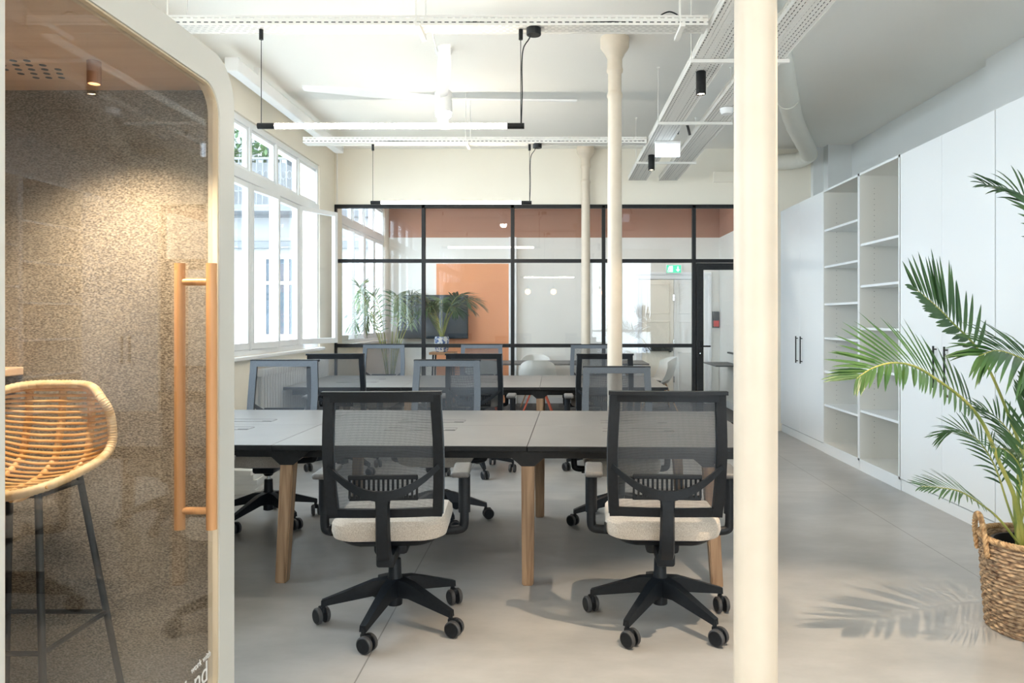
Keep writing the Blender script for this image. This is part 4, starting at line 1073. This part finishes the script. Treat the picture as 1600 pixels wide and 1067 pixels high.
bm = B(); add_box(bm, -.17, .17, -.15, .15, .92, .953, .004); obj('stand_top', bm, M['stand'], t3)
for sx in (-1, 1):
    for sy in (-1, 1): bm = B(); add_tube(bm, [(sx*.12, sy*.1, .92), (sx*.15, sy*.13, 0)], .012, 10); obj('leg', bm, M['black_metal'], t3, True)

# ------------------------------------------------------------ meeting room
t = thing('television', 'dark flat television on the meeting room wall beside the orange panel', 'television', (0, 0, 0))
bm = B(); add_box(bm, -2.56, -1.41, 12.02, 12.07, 1.075, 1.79, .006); obj('tv_body', bm, M['black_metal'], t)
bm = B(); add_box(bm, -2.55, -1.42, 12.016, 12.021, 1.085, 1.78); obj('screen', bm, M['screen'], t)
bm = B(); add_box(bm, -2.2, -1.8, 12.07, YF, 1.3, 1.55); obj('wall_mount', bm, M['black_metal'], t)
t = thing('meeting_table', 'grey meeting table behind the glazed partition', 'table', (-.1, 11.25, 0))
bm = B(); add_box(bm, -1.5, 1.5, -.42, .42, .715, .74, .005); obj('table_top', bm, M['pad'], t)
for sx in (-1, 1):
    for sy in (-1, 1): bm = B(); add_tube(bm, [(sx*1.2, sy*.3, .715), (sx*1.35, sy*.36, 0)], .02, 10); obj('leg', bm, M['oak_z'], t, True)
def shell_chair(legm):
    t = thing('shell_chair', '', 'chair')
    bm = B(); nu, nv = 16, 12; G = []; G2 = []
    for j in range(nv+1):
        v = j/nv; row = []
        for i in range(nu+1):
            u = -1+2*i/nu
            if v < .5:
                q = v/.5; y = .21-.36*q; z = .455-.015*math.sin(q*PI); wdt = .21+.05*q
            else:
                q = (v-.5)/.5; y = -.15-.11*math.sin(q*PI/2); z = .455+.36*q**1.15; wdt = .27+.02*math.sin(q*PI)-.03*q
            row.append(Vector((u*wdt, y+(.20*abs(u)**2.4*(1 if v > .45 else v*2*.3) if v > .3 else 0), z+(.03 if v < .5 else 0)*abs(u)**2+(.0 if v < .5 else -.07*abs(u)**4*((v-.5)*2)))))
        G.append(row)
    V1 = [[bm.verts.new(p) for p in r_] for r_ in G]
    for A_, B_ in zip(V1, V1[1:]):
        for k in range(nu): bm.faces.new((A_[k], A_[k+1], B_[k+1], B_[k]))
    bmesh.ops.recalc_face_normals(bm, faces=bm.faces)
    bmesh.ops.solidify(bm, geom=bm.faces[:], thickness=.012)
    obj('seat_shell', bm, M['shell'], t, True)
    for sx in (-1, 1):
        for sy in (-1, 1): bm = B(); add_tube(bm, [(sx*.06, sy*.06, .44), (sx*.23, sy*.22, 0)], [.014, .010], 10); obj('leg', bm, legm, t, True)
    bm = B(); add_lathe(bm, [(.08, .43), (.08, .45)], seg=18); obj('seat_hub', bm, M['black_metal'], t)
    return t
scr = shell_chair(M['red_leg']); scw = shell_chair(M['stand'])
def place(src, first, x, y, rz, lab):
    c = src if first else dup(src)
    c.location = (x, y, 0); c.rotation_euler.z = rz; c['label'] = lab; c['category'] = 'chair'; c['group'] = 'white shell chairs at the meeting table'
place(scr, 1, -.24, 10.62, 0, 'white shell chair with red legs directly behind the far desk middle')
place(scr, 0, -1.02, 10.62, .05, 'white shell chair behind the glass, partly hidden by the middle black chair')
place(scw, 1, .58, 10.62, -.04, 'white shell chair with wooden legs behind the farthest column')
place(scw, 0, 1.62, 11.3, PI/2+.1, 'white shell chair at the right end of the meeting table')
place(scw, 0, -.3, 11.86, PI, 'white shell chair on the far side of the meeting table')
for x in (-1.3, 1.3):  # light bars hidden above the partition top, added to brighten the meeting room
    t = thing('fill_light_bar', 'added unseen light bar brightening the meeting room, ' + ('toward the windows' if x < 0 else 'toward the far doors'), 'lamp', (0, 0, 0), 0, 'added meeting room lights')
    bm = B(); add_box(bm, x-.75, x+.75, 10.55, 10.65, 3.46, CEIL, .005); obj('housing', bm, M['plaster_white'], t)
    bm = B(); add_box(bm, x-.73, x+.73, 10.56, 10.64, 3.452, 3.46); obj('diffuser', bm, M['fill_lamp'], t)
# signs on the far wall
t = thing('exit_sign', 'green emergency exit sign with running figure above the far double door', 'sign', (0, 0, 0))
sx0, sx1, sz0, sz1 = 1.845, 2.08, 2.155, 2.28
bm = B(); add_box(bm, sx0-.01, sx1+.01, YF-.12, YF-.085, sz0-.012, sz1+.012, .003); obj('sign_housing', bm, M['plaster_white'], t)
bm = B(); add_box(bm, sx0, sx1, YF-.1225, YF-.12, sz0, sz1); obj('sign_face', bm, M['green_sign'], t)
bm = B(); yy = YF-.1245
add_box(bm, sx0+.012, sx0+.10, yy, yy+.001, sz0+.012, sz0+.020)
add_box(bm, sx0+.060, sx0+.10, yy, yy+.001, sz0+.02, sz1-.012)
add_lathe(bm, [(.010, yy), (.010, yy+.001)], (sx0+.045, 0, sz1-.025), 12, 'y')
def bar(p, q, w_):
    p = Vector(p); q = Vector(q); d = (q-p).normalized(); n = Vector((-d.y, d.x))*w_/2
    add_prism(bm, [tuple(p+n), tuple(q+n), tuple(q-n), tuple(p-n)], lambda u, v: Vector((u, yy, v)), lambda u, v: Vector((u, yy+.001, v)))
bar((sx0+.043, sz1-.037), (sx0+.033, sz0+.055), .016); bar((sx0+.033, sz0+.055), (sx0+.052, sz0+.04), .010); bar((sx0+.052, sz0+.04), (sx0+.046, sz0+.02), .009)
bar((sx0+.033, sz0+.055), (sx0+.014, sz0+.03), .010); bar((sx0+.043, sz1-.042), (sx0+.060, sz1-.055), .008); bar((sx0+.040, sz1-.042), (sx0+.020, sz1-.052), .008)
bar((sx1-.05, sz1-.02), (sx1-.05, sz0+.05), .018); add_prism(bm, [(sx1-.085, sz0+.055), (sx1-.015, sz0+.055), (sx1-.05, sz0+.015)], lambda u, v: Vector((u, yy, v)), lambda u, v: Vector((u, yy+.001, v)))
obj('pictogram', bm, M['sign_white'], t)
t = thing('fire_alarm_point', 'small red fire alarm call point on a black plate by the far doors', 'alarm', (0, 0, 0))
bm = B(); add_box(bm, 2.62, 2.73, YF-.03, YF, 1.25, 1.52, .004); obj('back_plate', bm, M['black_metal'], t)
bm = B(); add_box(bm, 2.63, 2.72, YF-.06, YF-.03, 1.27, 1.37, .004); obj('call_button', bm, M['red_box'], t)
bm = B(); add_box(bm, 2.70, 2.738, 10.9, 11.5, .86, .885, .003); add_box(bm, 2.35, 2.735, 10.7, 11.6, .70, .72, .003)
tag(obj('wall_shelf', bm, M['wheel'], None), 'thin grey shelf on the meeting room right wall, behind the glass door', 'shelf')

# ------------------------------------------------------------ outside
bm = B(); add_box(bm, -30, XL-.31, -20, 40, -3.2, -3.0); struct('ground', bm, M['yard'])
def facade(name, label, x0, x1, y, wins, z0=-3, z1=11):
    t = thing(name, label, 'building', (0, 0, 0))
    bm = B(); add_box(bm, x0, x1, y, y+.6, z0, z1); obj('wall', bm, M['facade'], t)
    bm = B()
    for z in (.2, 2.75, 3.35, 6.6): add_box(bm, x0, x1, y-.12, y, z, z+.14, .02)
    obj('cornice', bm, M['facade_trim'], t)
    for (a, b_, p, q) in wins:
        bm = B()
        for (u0, u1, v0, v1) in ((a-.09, a, p, q), (b_, b_+.09, p, q), (a-.09, b_+.09, q, q+.09), (a-.14, b_+.14, p-.12, p), ((a+b_)/2-.04, (a+b_)/2+.04, p, q), (a, (a+b_)/2-.04, p+(q-p)*.66, p+(q-p)*.66+.06), ((a+b_)/2+.04, b_, p+(q-p)*.66, p+(q-p)*.66+.06)):
            add_box(bm, u0, u1, y-.06, y, v0, v1, .006)
        wf = obj('window', bm, M['white_frame'], t)
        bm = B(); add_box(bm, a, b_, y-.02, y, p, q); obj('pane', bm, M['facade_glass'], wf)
    return t
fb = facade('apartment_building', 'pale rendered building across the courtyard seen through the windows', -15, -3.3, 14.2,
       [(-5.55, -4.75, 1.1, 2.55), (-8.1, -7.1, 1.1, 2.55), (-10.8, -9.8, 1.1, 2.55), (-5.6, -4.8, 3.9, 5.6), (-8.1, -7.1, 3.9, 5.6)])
bm = B()
for k in range(34): add_tube(bm, [(-7.9+k*.11, 13.55, 3.5), (-7.9+k*.11, 13.55, 4.35)], .012, 6)
add_tube(bm, [(-7.9, 13.55, 4.35), (-4.27, 13.55, 4.35)], .025, 6); add_tube(bm, [(-7.9, 13.55, 3.75), (-4.27, 13.55, 3.75)], .015, 6)
for k in range(33):
    add_tube(bm, [(-7.845+k*.11+.045*math.cos(a*PI/5), 13.55, 4.05+.08*math.sin(a*PI/5)) for a in range(10)], .008, 5, closed=True)
add_box(bm, -7.95, -4.2, 13.5, 14.2, 3.38, 3.5)
bl = obj('balcony', bm, M['facade_trim'], fb)
t = thing('balcony_plant', 'green shrub in a planter on the balcony outside the upper window', 'plant', (0, 0, 0))
rnd = random.Random(3); bm = B()
for k in range(420):
    p = Vector((-5.7+rnd.gauss(0, .45), 13.85+rnd.gauss(0, .1), 4.35+abs(rnd.gauss(0, .38)))); d = Vector((rnd.uniform(-1, 1), rnd.uniform(-1, 1), rnd.uniform(-.3, 1)))
    leaflet(bm, p, d, Vector((.2, .3, 1)), .14, .06, .2)
obj('foliage', bm, M['leaf'], t)
bm = B(); add_box(bm, -6.5, -5.0, 13.65, 14.05, 3.5, 4.3, .02); obj('planter', bm, M['facade_trim'], t)
